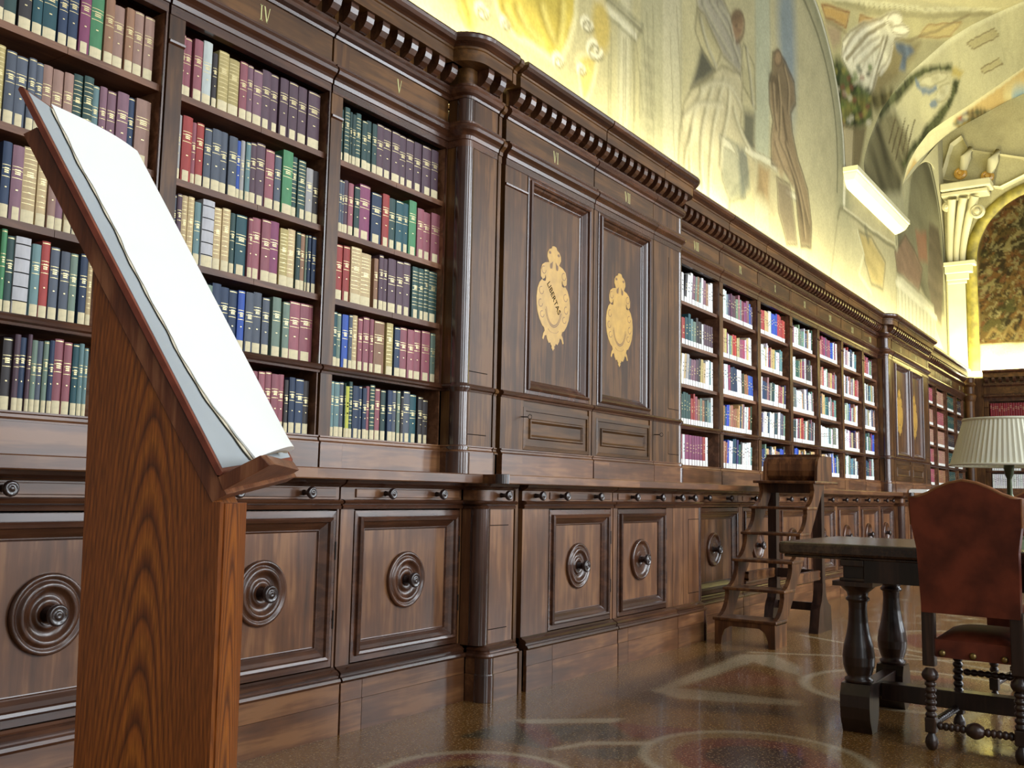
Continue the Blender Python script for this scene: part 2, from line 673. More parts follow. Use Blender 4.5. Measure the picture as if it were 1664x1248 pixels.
def ring(mb, x0, x1, z0, z1, loops):
    """mitred rectangular moulding: loops of (inset, y)"""
    vs = []
    for d, y in loops:
        vs += [(x0 + d, y, z0 + d), (x1 - d, y, z0 + d), (x1 - d, y, z1 - d), (x0 + d, y, z1 - d)]
    fs = []
    for i in range(len(loops) - 1):
        for k in range(4):
            k2 = (k + 1) % 4
            fs.append((i * 4 + k, i * 4 + k2, i * 4 + 4 + k2, i * 4 + 4 + k))
    mb.add(vs, fs)
    return mb


def half_round(z0, z1, y, out, n=6):
    """bead profile between z0 and z1 on plane y, closed into the carcass"""
    c, r = (z0 + z1) / 2, (z1 - z0) / 2
    pts = [(y + 0.03, z0)]
    for i in range(n + 1):
        a = -math.pi / 2 + math.pi * i / n
        pts.append((y - out * math.cos(a), c + r * math.sin(a)))
    pts.append((y + 0.03, z1))
    return pts


def prof_architrave(y):
    return [(y + .03, 2.765), (y - .004, 2.765), (y - .004, 2.800), (y - .010, 2.803), (y - .012, 2.822), (y - .020, 2.832), (y - .036, 2.846),
            (y - .042, 2.860), (y - .038, 2.874), (y - .026, 2.884), (y - .026, 2.893), (y + .03, 2.900)]


def prof_frieze_mold(y):
    return [(y + .03, 3.020), (y - .008, 3.022), (y - .012, 3.034), (y - .030, 3.044), (y - .038, 3.058), (y - .034, 3.074), (y - .022, 3.084), (y - .022, 3.095), (y + .03, 3.095)]


def prof_corona(y):
    return [(y + .03, 3.187), (y - .088, 3.187), (y - .088, 3.246), (y - .094, 3.250), (y - .094, 3.262), (y + .03, 3.262)]


def prof_cyma(y):
    return [(y + .03, 3.262), (y - .096, 3.262), (y - .106, 3.268), (y - .128, 3.276), (y - .140, 3.290), (y - .142, 3.306), (y - .136, 3.318), (y + .03, 3.318)]


def prof_midmold(y):
    return [(y + .02, 1.497), (y - .004, 1.497), (y - .006, 1.506), (y - .016, 1.512), (y - .020, 1.521), (y - .014, 1.530), (y - .008, 1.535), (y + .02, 1.535)]


def prof_rail(y):
    return [(y + .02, 1.190), (y - .018, 1.190), (y - .018, 1.196), (y - .008, 1.204), (y - .006, 1.214), (y - .012, 1.218), (y - .012, 1.224), (y + .02, 1.224)]


def prof_basemold(y):    # y = plinth front
    return [(y + .05, .205), (y - .004, .205), (y - .008, .214), (y - .003, .224), (y + .008, .228), (y + .008, .234), (y + .004, .242), (y + .014, .252),
            (y + .030, .258), (y + .036, .266), (y + .05, .266)]


def prof_belt(y):        # y = door front
    return [(y + .03, .912), (y - .010, .912), (y - .014, .922), (y - .008, .930), (y - .020, .934), (y - .026, .942), (y - .020, .950), (y - .004, .954), (y + .03, .954)]


def prof_underledge(y):
    return [(y + .03, 1.004), (y - .004, 1.004), (y - .008, 1.010), (y - .020, 1.014), (y - .030, 1.022), (y - .036, 1.035), (y + .03, 1.035)]


def to_out(prof, y):     # (y,z) profile -> (outset,z) for sweeps
    return [(y - a, b) for a, b in prof]


def bracket_profile(y):
    return [(y + .02, 3.094), (y - .006, 3.096), (y - .030, 3.104), (y - .052, 3.120), (y - .068, 3.142), (y - .074, 3.165), (y - .074, 3.187), (y + .02, 3.187)]


def numeral(parent, s, cx, y, z0=2.925, h=.068):
    mb = MB()
    wid = {'I': .012, 'V': .034, 'X': .034}
    tot = sum(wid[c] + .008 for c in s) - .008
    x = cx - tot / 2
    f = lambda u, v, t: (u, t, v)

    def stroke(xa, za, xb, zb, w):
        mb.prism([(xa - w / 2, za), (xa + w / 2, za), (xb + w / 2, zb), (xb - w / 2, zb)], f, y - .0006, y + .001)
    for c in s:
        w = wid[c]
        if c == 'I':
            stroke(x + w / 2, z0, x + w / 2, z0 + h, .006)
            stroke(x + w / 2, z0, x + w / 2, z0 + .003, .014)
            stroke(x + w / 2, z0 + h - .003, x + w / 2, z0 + h, .014)
        elif c == 'V':
            stroke(x + .017, z0, x + .003, z0 + h, .007)
            stroke(x + .017, z0, x + w - .003, z0 + h, .003)
        else:
            stroke(x + w - .003, z0, x + .003, z0 + h, .007)
            stroke(x + .003, z0, x + w - .003, z0 + h, .003)
        x += w + .008
    P2('numeral', mb, NUMERAL, parent, label='inlaid roman numeral ' + s)


def cornice_parts(root, x0, x1, y, num=None, pil=.075, nbr=8, g=.0055):
    """architrave, frieze, brackets, corona and cyma of one bay"""
    a, b = x0 + g, x1 - g
    P2('architrave_moulding', MB().prism_x(prof_architrave(y), a, b), WOOD_MOLD, root)
    if pil:
        P2('frieze_board', MB().box(a, x0 + pil + .03, y, y + .03, 2.90, 3.021), WOOD_UV, root)
        P2('frieze_board', MB().box(x0 + pil + .031, b, y + .001, y + .03, 2.90, 3.021), WOOD_UH, root)
    else:
        P2('frieze_board', MB().box(a, b, y, y + .03, 2.90, 3.021), WOOD_UH, root)
    P2('frieze_moulding', MB().prism_x(prof_frieze_mold(y), a, b), WOOD_MOLD, root)
    P2('bracket_back', MB().box(a, b, y + .004, y + .03, 3.095, 3.187), WOOD_UH, root)
    w = (x1 - x0) / nbr
    for k in range(nbr):
        c = x0 + w * (k + .5)
        P2('bracket', MB().prism_x(bracket_profile(y), c - .024, c + .024), WOOD_MOLD, root)
    P2('corona', MB().prism_x(prof_corona(y), a, b), WOOD_UH, root)
    P2('cyma_moulding', MB().prism_x(prof_cyma(y), a, b), WOOD_MOLD, root)
    P2('joint_backing', MB().box(x0, x1, y + .03, y + .05, 2.765, 3.187), GROOVE, root)
    P2('top_board', MB().box(x0, x1, y + .03, .30, 3.165, 3.187), WOOD_SHELF, root)
    if num:
        numeral(root, num, (x0 + x1) / 2 + .03, y)


SHELF_Z = [1.224, 1.535, 1.842, 2.152, 2.484]


def pilaster(root, x0, x1, y):
    mb = MB().box(x0, x1, y, y + .03, 1.224, 1.497)
    mb.box(x0, x1, y, y + .03, 1.535, 2.765)
    P2('pilaster', mb, WOOD_UV, root)
    P2('pilaster_cap', MB().prism_x([(y, 2.650), (y - .008, 2.656), (y - .010, 2.664), (y, 2.668)], x0, x1), WOOD_MOLD, root)


def shelf_bay(x0, x1, y, num, label, pil=.075, nbr=8, lx=None):
    root = thing('bookcase', label, 'bookcase', XF[0]((x0, y, 1.08)) if XF[0] else (x0, y, 1.08))
    g = .0055
    ox0, ox1 = x0 + pil, x1 - .012
    if pil > .03:
        pilaster(root, x0 + g, ox0, y)
    P2('side_panel', MB().box(x0 + g, ox0 - .002 if pil <= .03 else x0 + pil - .002, y + .03, .30, 1.224, 2.765), WOOD_SHELF, root)
    P2('side_panel', MB().box(ox1, x1 - g, y + .006, .30, 1.224, 2.765), WOOD_SHELF, root)
    P2('jamb_bead', MB().box(ox1 - .001, x1 - g, y - .003, y + .006, 1.535, 2.765), WOOD_MOLDV, root)
    P2('back_panel', MB().box(x0, x1, .27, .30, 1.19, 3.10), WOOD_SHELF, root)
    for z in SHELF_Z[2:]:
        mid = (ox0 + ox1) / 2 + .02
        mb = MB().box(ox0 - .01, mid, y + .016, .27, z - .026, z)
        mb.box(mid + .002, ox1, y + .016, .27, z - .026, z)
        P2('shelf', mb, WOOD_SHELF, root)
    P2('shelf', MB().box(ox0 - .01, ox1, y + .02, .27, 1.507, 1.533), WOOD_SHELF, root)
    P2('shelf', MB().box(ox0 - .01, ox1, y + .02, .27, 1.190, 1.222), WOOD_SHELF, root)
    P2('shelf_moulding', MB().prism_x(prof_midmold(y), x0 + g, x1 - g), WOOD_MOLD, root)
    P2('bottom_rail', MB().prism_x(prof_rail(y), x0 + g, x1 - g), WOOD_H, root)
    P2('plinth_board', MB().box(x0 + g, x0 + .14, y - .016, y + .02, 1.080, 1.190), WOOD_H, root)
    P2('plinth_board', MB().box(x0 + .1415, x1 - g, y - .015, y + .02, 1.080, 1.190), WOOD_H, root)
    P2('joint_backing', MB().box(x0, x1, y + .02, y + .03, 1.08, 1.19), GROOVE, root)
    cornice_parts(root, x0, x1, y, num, pil if pil > .03 else 0, nbr)
    return root


CART = [(0, 0), (.12, .006), (.17, .03), (.30, .045), (.40, .08), (.41, .12), (.34, .15), (.30, .17), (.36, .175), (.52, .185), (.70, .215), (.78, .27),
        (.77, .33), (.66, .352), (.54, .335), (.50, .30), (.47, .325), (.49, .36), (.60, .365), (.70, .355), (.84, .39), (.95, .45), (1.0, .53),
        (.99, .60), (.93, .67), (.82, .73), (.66, .785), (.54, .80), (.50, .83), (.58, .855), (.64, .905), (.57, .915), (.50, .875), (.40, .865),
        (.36, .90), (.26, .935), (.16, .925), (.13, .945), (.07, .955), (.09, .975), (.04, .985), (.0, 1.0)]


def cartouche(parent, cx, zt, zb, hw, y, letters=None):
    H = zt - zb
    right = [(cx + u * hw, zt - v * H) for u, v in CART]
    left = [(cx - u * hw, zt - v * H) for u, v in CART[1:-1]][::-1]
    mb = MB()
    f = lambda u, v, t: (u, t, v)
    mb.prism(right + left, f, y - .0015, y + .002)
    P2('inlay_cartouche', mb, INLAY, parent, label='pale boxwood inlaid cartouche')
    mb = MB()
    # tooling: pierced eyes, scroll lines and the inner shield outline
    def dot(u, v, ru, rv, n=10):
        mb.prism([(cx + (u + ru * math.cos(a)) * hw, zt - (v + rv * math.sin(a)) * H) for a in [2 * math.pi * k / n for k in range(n)]], f, y - .002, y)
    for s in (-1, 1):
        dot(.26 * s, .075, .07, .014)
        dot(.19 * s, .20, .06, .028)
        mb.prism([(cx + .08 * s * hw, zt - .15 * H), (cx + .17 * s * hw, zt - .17 * H), (cx + .12 * s * hw, zt - .23 * H)], f, y - .002, y)

    def arc(u0, v0, ru, rv, a0, a1, w=.012, n=12):
        for k in range(n):
            p, q = a0 + (a1 - a0) * k / n, a0 + (a1 - a0) * (k + 1) / n
            ri, ro = 1 - w / ru, 1 + w / ru
            pts = [(u0 + ru * ri * math.cos(p), v0 + rv * ri * math.sin(p)), (u0 + ru * ri * math.cos(q), v0 + rv * ri * math.sin(q)),
                   (u0 + ru * ro * math.cos(q), v0 + rv * ro * math.sin(q)), (u0 + ru * ro * math.cos(p), v0 + rv * ro * math.sin(p))]
            mb.prism([(cx + a * hw, zt - b * H) for a, b in pts], f, y - .0018, y - .001)
    arc(0, .56, .44, .20, .2, math.pi - .2)
    arc(0, .56, .50, .215, .3, math.pi - .3)
    for s in (-1, 1):
        arc(.72 * s, .46, .12, .035, 0, 5, n=10)
        arc(.76 * s, .58, .11, .035, 0, 5, n=10)
        arc(.66 * s, .68, .11, .030, 0, 5, n=10)
        arc(.60 * s, .26, .12, .035, 0, 5, n=10)
    arc(0, .80, .30, .03, 0, math.pi)
    P2('inlay_tooling', mb, INLAY_D, parent)
    if letters:
        cu = bpy.data.curves.new('inlay_lettering', 'FONT')
        cu.body = letters
        cu.size = .052
        cu.align_x = cu.align_y = 'CENTER'
        cu.extrude = .0006
        tmp = bpy.data.objects.new('tmp', cu)
        COL.objects.link(tmp)
        bpy.context.view_layer.update()
        tme = bpy.data.meshes.new_from_object(tmp.evaluated_get(bpy.context.evaluated_depsgraph_get()))
        bpy.data.objects.remove(tmp)
        ob = bpy.data.objects.new('inlay_lettering', tme)
        COL.objects.link(ob)
        ob.data.materials.clear(); ob.data.materials.append(GROOVE)
        ob.parent = parent
        ob.rotation_euler = (math.radians(90), math.radians(52), 0)
        ob.location = Vector((cx, y - .0022, zt - .50 * H)) - wloc(parent)


def cupboard_bay(x0, x1, y, num, label, sl, sr, nbr=9, letters=None, key=None, cart=True):
    root = thing('cupboard', label, 'cupboard', (x0, y, 1.08))
    g = .0055
    d0, d1 = x0 + sl, x1 - sr
    if sl > .1:
        mb = MB().box(x0 + g, d0 - .002, y, y + .03, 1.224, 1.497)
        mb.box(x0 + g, d0 - .002, y, y + .03, 1.535, 2.765)
        P2('stile', mb, WOOD_UV, root)
        P2('pilaster_cap', MB().prism_x([(y, 2.650), (y - .008, 2.656), (y - .010, 2.664), (y, 2.668)], x0 + g, d0 - .004), WOOD_MOLD, root)
    else:
        P2('stile', MB().box(x0 + g, d0 - .002, y, y + .03, 1.224, 2.765), WOOD_UV, root)
    P2('stile', MB().box(d1 + .002, x1 - g, y, y + .03, 1.224, 2.765), WOOD_UV, root)
    # tall door
    yp = y + .034
    dr = MB().box(d0, d1, yp, yp + .02, 1.535, 2.765)
    door = P2('door', dr, WOOD_UV, root)
    ring_mb = ring(MB(), d0 + .002, d1 - .002, 1.537, 2.763, [(0, yp), (0, y - .004), (.018, y - .006), (.020, y - .016), (.030, y - .022), (.038, y - .016), (.040, y - .002),
                                                    (.050, y + .004), (.066, y + .022), (.072, y + .024), (.074, y + .030), (.082, yp)])
    P2('door_moulding', ring_mb, WOOD_MOLDV, door)
    if cart:
        cartouche(door, (d0 + d1) / 2 - .012, 2.441, 1.818, .186, yp, letters)
    # low door below the belt
    low = P2('door', MB().box(d0, d1, y + .008, y + .03, 1.226, 1.497), WOOD_UH, root)
    rm = ring(MB(), d0 + .002, d1 - .002, 1.228, 1.462, [(0, y + .010), (0, y), (.020, y - .002), (.022, y + .006), (.06, y + .006), (.066, y - .004), (.074, y - .004), (.086, y + .008)])
    P2('door_moulding', rm, WOOD_UH, low)
    if key is not None:
        kx, side = key
        mb = MB()
        mb.tube([(kx, y - .002, 1.405), (kx, y - .045, 1.403)], .0035, 6)
        mb.lathe([(.011, -.002), (.014, 0), (.011, .002)], (kx, y - .056, 1.403), (1, 0, 0), 12, False)
        P2('key', mb, IRON, low, label='small iron key in the lock')
    P2('shelf_moulding', MB().prism_x(prof_midmold(y), x0 + g, x1 - g), WOOD_MOLD, root)
    P2('bottom_rail', MB().prism_x(prof_rail(y), x0 + g, x1 - g), WOOD_H, root)
    P2('plinth_board', MB().box(x0 + g, x0 + .20, y - .016, y + .02, 1.080, 1.190), WOOD_H, root)
    P2('plinth_board', MB().box(x0 + .2015, x1 - g, y - .015, y + .02, 1.080, 1.190), WOOD_H, root)
    P2('joint_backing', MB().box(x0, x1, y + .054, y + .064, 1.08, 2.765), GROOVE, root)
    cornice_parts(root, x0, x1, y, num, 0, nbr)
    return root


def arc_path(xa, xb, ya, yb, side):
    """plan path of a break-front corner; side -1 = left corner (return first), +1 = right corner"""
    r = R_C
    arc = []
    for k in range(9):
        t = math.pi / 2 * k / 8
        if side < 0:
            arc.append((xa + r - r * math.cos(t), yb + r - r * math.sin(t)))
        else:
            arc.append((xb - r + r * math.sin(t), yb + r - r * math.cos(t)))
    if side < 0:
        return [(xa, ya)] + arc + [(xb, yb)]
    return [(xa, yb)] + arc + [(xb, ya)]


def fl(z0, z1, d0=0.0, depth=-.02):
    return [(depth, z0), (d0, z0), (d0, z1), (depth, z1)]


def corner_column(root, xa, xb, side, y, prof):
    cx = xa + R_C if side < 0 else xb - R_C
    P2('round_column', MB().lathe(prof, (cx, y + R_C, 0), n=28), COLUMN, root, label='dark polished quarter column')


COLUMN = wood('polished_column', srgb(46, 30, 26), srgb(66, 44, 36), srgb(82, 56, 46), 'z', rough=.16, coat=.6, vary=.05)


def corner_upper(xa, xb, side, label, wide=False):
    root = thing('pilaster_corner', label, 'pilaster', (xa, STEP, 1.08))
    path = arc_path(xa, xb, YU, YU + STEP, side)
    S = lambda nm, prof, mat: P2(nm, MB().sweep(path, prof, True), mat, root)
    P2('shaft', MB().sweep(path, fl(1.224, 2.765), True), WOOD_UV, root)
    S('shelf_moulding', to_out(prof_midmold(0), 0), WOOD_MOLD)
    S('bottom_rail', to_out(prof_rail(0), 0), WOOD_H)
    S('plinth_board', fl(1.08, 1.19, .015), WOOD_H)
    S('architrave_moulding', to_out(prof_architrave(0), 0), WOOD_MOLD)
    S('frieze_board', fl(2.90, 3.021), WOOD_UV)
    S('frieze_moulding', to_out(prof_frieze_mold(0), 0), WOOD_MOLD)
    S('bracket_back', fl(3.095, 3.187), WOOD_UH)
    S('corona', to_out(prof_corona(0), 0), WOOD_UH)
    S('cyma_moulding', to_out(prof_cyma(0), 0), WOOD_MOLD)
    y = YU + STEP
    c = R_C + .006
    corner_column(root, xa, xb, side, y, [(c + .014, 1.081), (c + .014, 1.19), (c + .004, 1.20), (c + .012, 1.215), (c, 1.226), (c, 1.495), (c + .014, 1.512), (c + .014, 1.524), (c, 1.538), (c, 2.765)])
    corner_column(root, xa, xb, side, y, [(c, 2.902), (c, 3.020)])
    P2('top_board', MB().box(xa + .02, xb, y + .03, .30, 3.15, 3.170), WOOD_SHELF, root)
    a, b = (xa + R_C, xb) if side < 0 else (xa, xb - R_C)
    n = max(1, int(round((b - a) / .1)))
    for k in range(n):
        c = a + (b - a) * (k + .5) / n
        P2('bracket', MB().prism_x(bracket_profile(y), c - .024, c + .024), WOOD_MOLD, root)
    # flush panel drawn by incised lines
    if side < 0:
        p0, p1 = a + .012, b - .045
    else:
        p0, p1 = b - .20, b - .01
        P2('incised_line', MB().box(a + .004, a + .008, y - .0004, y + .004, 1.224, 2.765), GROOVE, root)
    for (z0, z1) in ((1.60, 2.69), (1.28, 1.44)):
        mb = MB().box(p0, p0 + .005, y - .0006, y + .003, z0, z1)
        mb.box(p0, p1, y - .0006, y + .003, z0, z0 + .004)
        P2('incised_line', mb, GROOVE, root)
    return root


def corner_lower(xa, xb, side, label):
    root = thing('pilaster_corner', label, 'pilaster', (xa, YD + STEP, 0))
    path = arc_path(xa, xb, YD, YD + STEP, side)
    ppath = arc_path(xa, xb, YB, YB + STEP, side)
    P2('shaft', MB().sweep(path, fl(.26, .912), True), WOOD_V, root)
    P2('plinth_board', MB().sweep(ppath, fl(0, .127), True), WOOD_H, root)
    P2('plinth_board', MB().sweep(ppath, fl(.128, .206, -.002), True), WOOD_H, root)
    P2('base_moulding', MB().sweep(ppath, [(-a + 0, b) for a, b in prof_basemold(0)], True), WOOD_MOLD, root)
    P2('belt_moulding', MB().sweep(path, to_out(prof_belt(0), 0), True), WOOD_MOLD, root)
    P2('frieze_board', MB().sweep(path, fl(.954, 1.004, -.004), True), WOOD_H, root)
    P2('top_moulding', MB().sweep(path, to_out(prof_underledge(0), 0), True), WOOD_MOLD, root)
    y = YD + STEP
    c = R_C + .006
    corner_column(root, xa, xb, side, y, [(c, .262), (c, .912)])
    corner_column(root, xa, xb, side, YB + STEP, [(c, 0.001), (c, .127), (c - .003, .129), (c - .003, .205)])
    a, b = (xa + R_C, xb) if side < 0 else (xa, xb - R_C)
    if side < 0:
        p0, p1 = a + .012, b - .045
        kn = [(p0 + p1) / 2 + .02]
    else:
        p0, p1 = b - .20, b - .01
        kn = [a + .06, a + .27]
        P2('incised_line', MB().box(a + .16, a + .164, y - .0004, y + .004, .27, .91), GROOVE, root)
    mb = MB().box(p0, p0 + .005, y - .0006, y + .003, .33, .83)
    mb.box(p0, p1, y - .0006, y + .003, .33, .334)
    mb.box(p0, p1, y - .0006, y + .003, .83, .834)
    P2('incised_line', mb, GROOVE, root)
    for x in kn:
        drawer_knob(root, x, y, .979)
    return root


def drawer_knob(parent, x, y, z):
    mb = MB().lathe([(.013, -.002), (.010, .010), (.011, .024), (.020, .034), (.0245, .041), (.024, .050), (.018, .055), (.015, .053), (.008, .053), (.006, .056), (.001, .056)], (x, y, z), (0, -1, 0), 14)
    return P2('knob', mb, KNOB, parent)


def base_unit(x0, x1, y_shift, label, sl=.09, sr=.022, knobs=None, rosette=True, rings=2):
    yd, yb = YD + y_shift, YB + y_shift
    root = thing('base_cabinet', label, 'cabinet', XF[0]((x0, yb, 0)) if XF[0] else (x0, yb, 0))
    g = .0055
    xs = x0 + max(.13, sl * .95)
    for a, b in ((x0 + g, xs), (xs + .003, x1 - g)):
        P2('plinth_board', MB().box(a, b, yb, yb + .02, 0, .127), WOOD_H, root)
        P2('plinth_board', MB().box(a, b, yb + .002, yb + .02, .128, .206), WOOD_H, root)
    P2('base_moulding', MB().prism_x(prof_basemold(yb), x0 + g, x1 - g), WOOD_MOLD, root)
    P2('stile', MB().box(x0 + g, x0 + sl - .005, yd, yd + .03, .26, .912), WOOD_V, root)
    P2('stile', MB().box(x1 - sr + .005, x1 - g, yd, yd + .03, .26, .912), WOOD_V, root)
    d0, d1 = x0 + sl, x1 - sr
    yp = yd + .022
    door = P2('door', MB().box(d0, d1, yp, yp + .02, .270, .905), WOOD_V, root)
    rm = ring(MB(), d0 + .001, d1 - .001, .271, .904, [(0, yp + .01), (0, yd - .002), (.024, yd - .003), (.026, yd - .014), (.034, yd - .020), (.044, yd - .016), (.048, yd - .004),
                                            (.062, yd + .004), (.076, yd + .014), (.080, yd + .014), (.083, yp - .001), (.086, yp)])
    P2('door_moulding', rm, WOOD_MOLD, door)
    if rosette:
        cx, cz = (d0 + d1) / 2, .5925
        if rings == 2:
            prof = [(.126, 0), (.127, .010), (.121, .017), (.113, .016), (.107, .008), (.103, .008), (.098, .017), (.088, .021), (.080, .016), (.074, .006), (.060, .002), (.050, .003), (.048, .009), (.040, .012), (.030, .010), (.024, .004), (.022, 0)]
        else:
            prof = [(.126, 0), (.127, .014), (.120, .022), (.110, .022), (.104, .012), (.090, .004), (.050, .003), (.034, .008), (.022, .004), (.020, 0)]
        P2('rosette', MB().lathe(prof, (cx, yp, cz), (0, -1, 0), 36, False), WOOD_MOLDV, door)
        P2('knob', MB().lathe([(.024, -.002), (.020, .012), (.018, .036), (.026, .044), (.033, .050), (.034, .062), (.031, .067), (.026, .068), (.022, .065), (.014, .064), (.012, .068), (.006, .069), (.001, .066)],
                              (cx, yp, cz), (0, -1, 0), 24), KNOB, door)
    P2('belt_moulding', MB().prism_x(prof_belt(yd), x0 + g, x1 - g), WOOD_MOLD, root)
    for hz in (.46, .74):
        P2('hinge', MB().lathe([(.0045, 0), (.0045, .075)], (d1 + .001, yd - .002, hz - .037), n=8), IRON, door)
    P2('top_moulding', MB().prism_x(prof_underledge(yd), x0 + g, x1 - g), WOOD_MOLD, root)
    P2('drawer_rail', MB().box(x0 + g, x1 - g, yd + .004, yd + .03, .954, 1.004), WOOD_H, root)
    dr = P2('drawer', MB().box(x0 + sl + .004, x1 - sr - .006, yd - .003, yd + .006, .961, .998, .002), WOOD_H, root)
    P2('joint_backing', MB().box(x0, x1, yd + .044, yd + .05, .002, 1.03), GROOVE, root)
    if knobs is None:
        c, q = (d0 + d1) / 2, (d1 - d0) * .245
        knobs = [c - q, c + q]
    for x in knobs:
        drawer_knob(dr, x, yd - .003, .979)
    return root


# ------------------------------------------------------------------ room shell
def struct(name, mb, mat):
    o = part(name, mb, mat)
    o['kind'] = 'structure'
    return o


A1, A2, A3 = 1.29, 2.149, 3.006
BL, BR = 3.857, 6.52
CU = [6.52, 7.525, 8.42, 9.315, 10.205, 11.10, 11.99, 12.72]
DL, DR = 12.72, 15.20
EU = [15.20, 16.34, 17.20, 18.06, 18.80]
b = YU + STEP
shelf_bay(A1, A2, 0, 'III', 'wooden bookcase bay at the far left, behind the lectern')
shelf_bay(A2, A3, 0, 'IV', 'wooden bookcase bay marked IV, right of the lectern')
shelf_bay(A3, BL, 0, 'V', 'wooden bookcase bay marked V, left of the rounded corner', nbr=8)
corner_upper(BL, 4.128, -1, 'glossy rounded pilaster right of the bookcase bay marked V')
cupboard_bay(4.205, 5.187, b, 'VI', 'closed walnut cupboard marked VI with a lettered inlaid cartouche', .225, .036, 9, 'LIBERTAS', (4.41, 1))
cupboard_bay(5.187, 6.03, b, 'VII', 'closed walnut cupboard marked VII with a plain inlaid cartouche', .055, .045, 8, None, (6.05, 1))
corner_upper(6.03, BR, 1, 'wide panelled pilaster between cupboard VII and bookcase VIII')
fm = MB().box(4.156, 4.182, b + .010, b + .03, 1.08, 3.187)
fm.box(4.156, 4.182, YD + STEP + .010, YD + STEP + .03, .206, 1.034)
fm.box(4.156, 4.182, YB + STEP + .010, YB + STEP + .03, 0, .206)
gm = MB().box(4.11, 4.22, b + .034, b + .05, 1.08, 3.187)
gm.box(4.11, 4.22, YD + STEP + .034, YD + STEP + .05, .206, 1.034)
gm.box(4.11, 4.22, YB + STEP + .034, YB + STEP + .05, 0, .206)
struct('trim_4', gm, GROOVE)
for fa, fb in ((4.154, 4.184), (12.934, 12.956)):
    for pf in (prof_architrave, prof_frieze_mold, prof_corona, prof_cyma, prof_midmold, prof_rail):
        fm.prism_x(pf(b + .012), fa, fb)
fm.box(12.932, 12.958, b + .004, b + .03, 1.08, 3.187)
P2('fillet', fm, WOOD_UV, None)
for i, nmr in enumerate(['VIII', 'IX', 'X', 'XI', 'XII', 'XIII', 'XIV']):
    shelf_bay(CU[i], CU[i + 1], 0, nmr, 'bookcase bay marked %s with bright modern books' % nmr, nbr=9, pil=.075)
corner_upper(DL, 12.93, -1, 'glossy rounded pilaster right of the bookcase bay marked XIV')
cupboard_bay(12.96, 13.93, b, 'XV', 'distant closed cupboard marked XV with narrow inlay', .10, .036, 9)
cupboard_bay(13.93, 14.78, b, 'XVI', 'distant closed cupboard marked XVI with narrow inlay', .055, .045, 8)
corner_upper(14.78, DR, 1, 'distant pilaster right of the closed cupboard marked XVI')
for i, nmr in enumerate(['XVII', 'XVIII', 'XIX', 'XX']):
    shelf_bay(EU[i], EU[i + 1], 0, nmr, 'last far bookcase bays of old bindings, the one marked %s' % nmr, nbr=8)

base_unit(A1, A2, 0, 'base cabinet with round rosette left of the lectern post')
base_unit(A2, A3, 0, 'base cabinet with rosette half hidden by the lectern post')
base_unit(A3, BL, 0, 'base cabinet with rosette below bookcase V, left of rounded corner')
corner_lower(BL, 4.128, -1, 'rounded lower pilaster between the base cabinets of V and VI')
base_unit(4.205, 5.187, STEP, 'base cabinet with rosette below the cupboard marked VI', .265, .03, [4.33, 4.58, 4.96])
base_unit(5.187, 6.03, STEP, 'base cabinet with rosette below the cupboard marked VII', .06, .11, [5.42, 5.78], rings=1)
corner_lower(6.03, BR, 1, 'narrow lower pilaster left of the library steps')
for i, nmr in enumerate(['VIII', 'IX', 'X', 'XI', 'XII', 'XIII', 'XIV']):
    base_unit(CU[i], CU[i + 1], 0, 'base cabinet with rosette below the bookcase marked ' + nmr, rings=1)
corner_lower(DL, 12.93, -1, 'distant rounded lower pilaster below the end of bookcase XIV')
base_unit(12.96, 13.93, STEP, 'distant base cabinet below the cupboard marked XV', rings=1)
base_unit(13.93, 14.78, STEP, 'distant base cabinet below the cupboard marked XVI', rings=1)
corner_lower(14.78, DR, 1, 'distant lower pilaster right of the base cabinet of XVI')

# continuous worktop
wt = thing('worktop', 'continuous walnut worktop ledge running along the whole bookcase wall', 'worktop', (1.29, YL, 1.035))
PROF = [(-.30, 1.035), (-.004, 1.035), (0, 1.039), (0, 1.076), (-.004, 1.080), (-.30, 1.080)]


def wt_path(x0, x1, y):
    return [(x0, y), (x1, y)]


part('worktop_board', MB().sweep(wt_path(A1, 1.9, YL), PROF), WOOD_H, wt)
part('worktop_board', MB().sweep(wt_path(1.9, 2.75, YL), PROF), WOOD_H, wt)
part('worktop_board', MB().sweep(wt_path(2.75, BL, YL), PROF), WOOD_H, wt)
SP = [(-.045, 1.034), (0, 1.034), (.004, 1.036), (.004, 1.080), (0, 1.082), (-.045, 1.082)]
part('worktop_corner', MB().sweep(arc_path(BL, 3.95, YL, YL + STEP, -1)[1:-1] , SP, True), KNOB, wt)
part('worktop_board', MB().sweep(wt_path(3.88, 5.3, YL + STEP), [(d if d > -.1 else -.42, z) for d, z in PROF]), WOOD_H, wt)
part('worktop_board', MB().sweep(wt_path(5.3, BR, YL + STEP), [(d if d > -.1 else -.42, z) for d, z in PROF]), WOOD_H, wt)
part('worktop_board', MB().sweep(wt_path(BR, 9.4, YL), PROF), WOOD_H, wt)
part('worktop_board', MB().sweep(wt_path(9.4, DL, YL), PROF), WOOD_H, wt)
part('worktop_corner', MB().sweep(arc_path(DL, 12.85, YL, YL + STEP, -1)[1:-1], SP, True), KNOB, wt)
part('worktop_board', MB().sweep(wt_path(DL + .02, DR, YL + STEP), [(d if d > -.1 else -.42, z) for d, z in PROF]), WOOD_H, wt)
part('worktop_board', MB().sweep(wt_path(DR, 18.8, YL), PROF), WOOD_H, wt)
for i, nmr in enumerate(['XVII', 'XVIII', 'XIX', 'XX']):
    base_unit(EU[i], EU[i + 1], 0, 'far base cabinet below the last bookcase marked ' + nmr, rings=1)

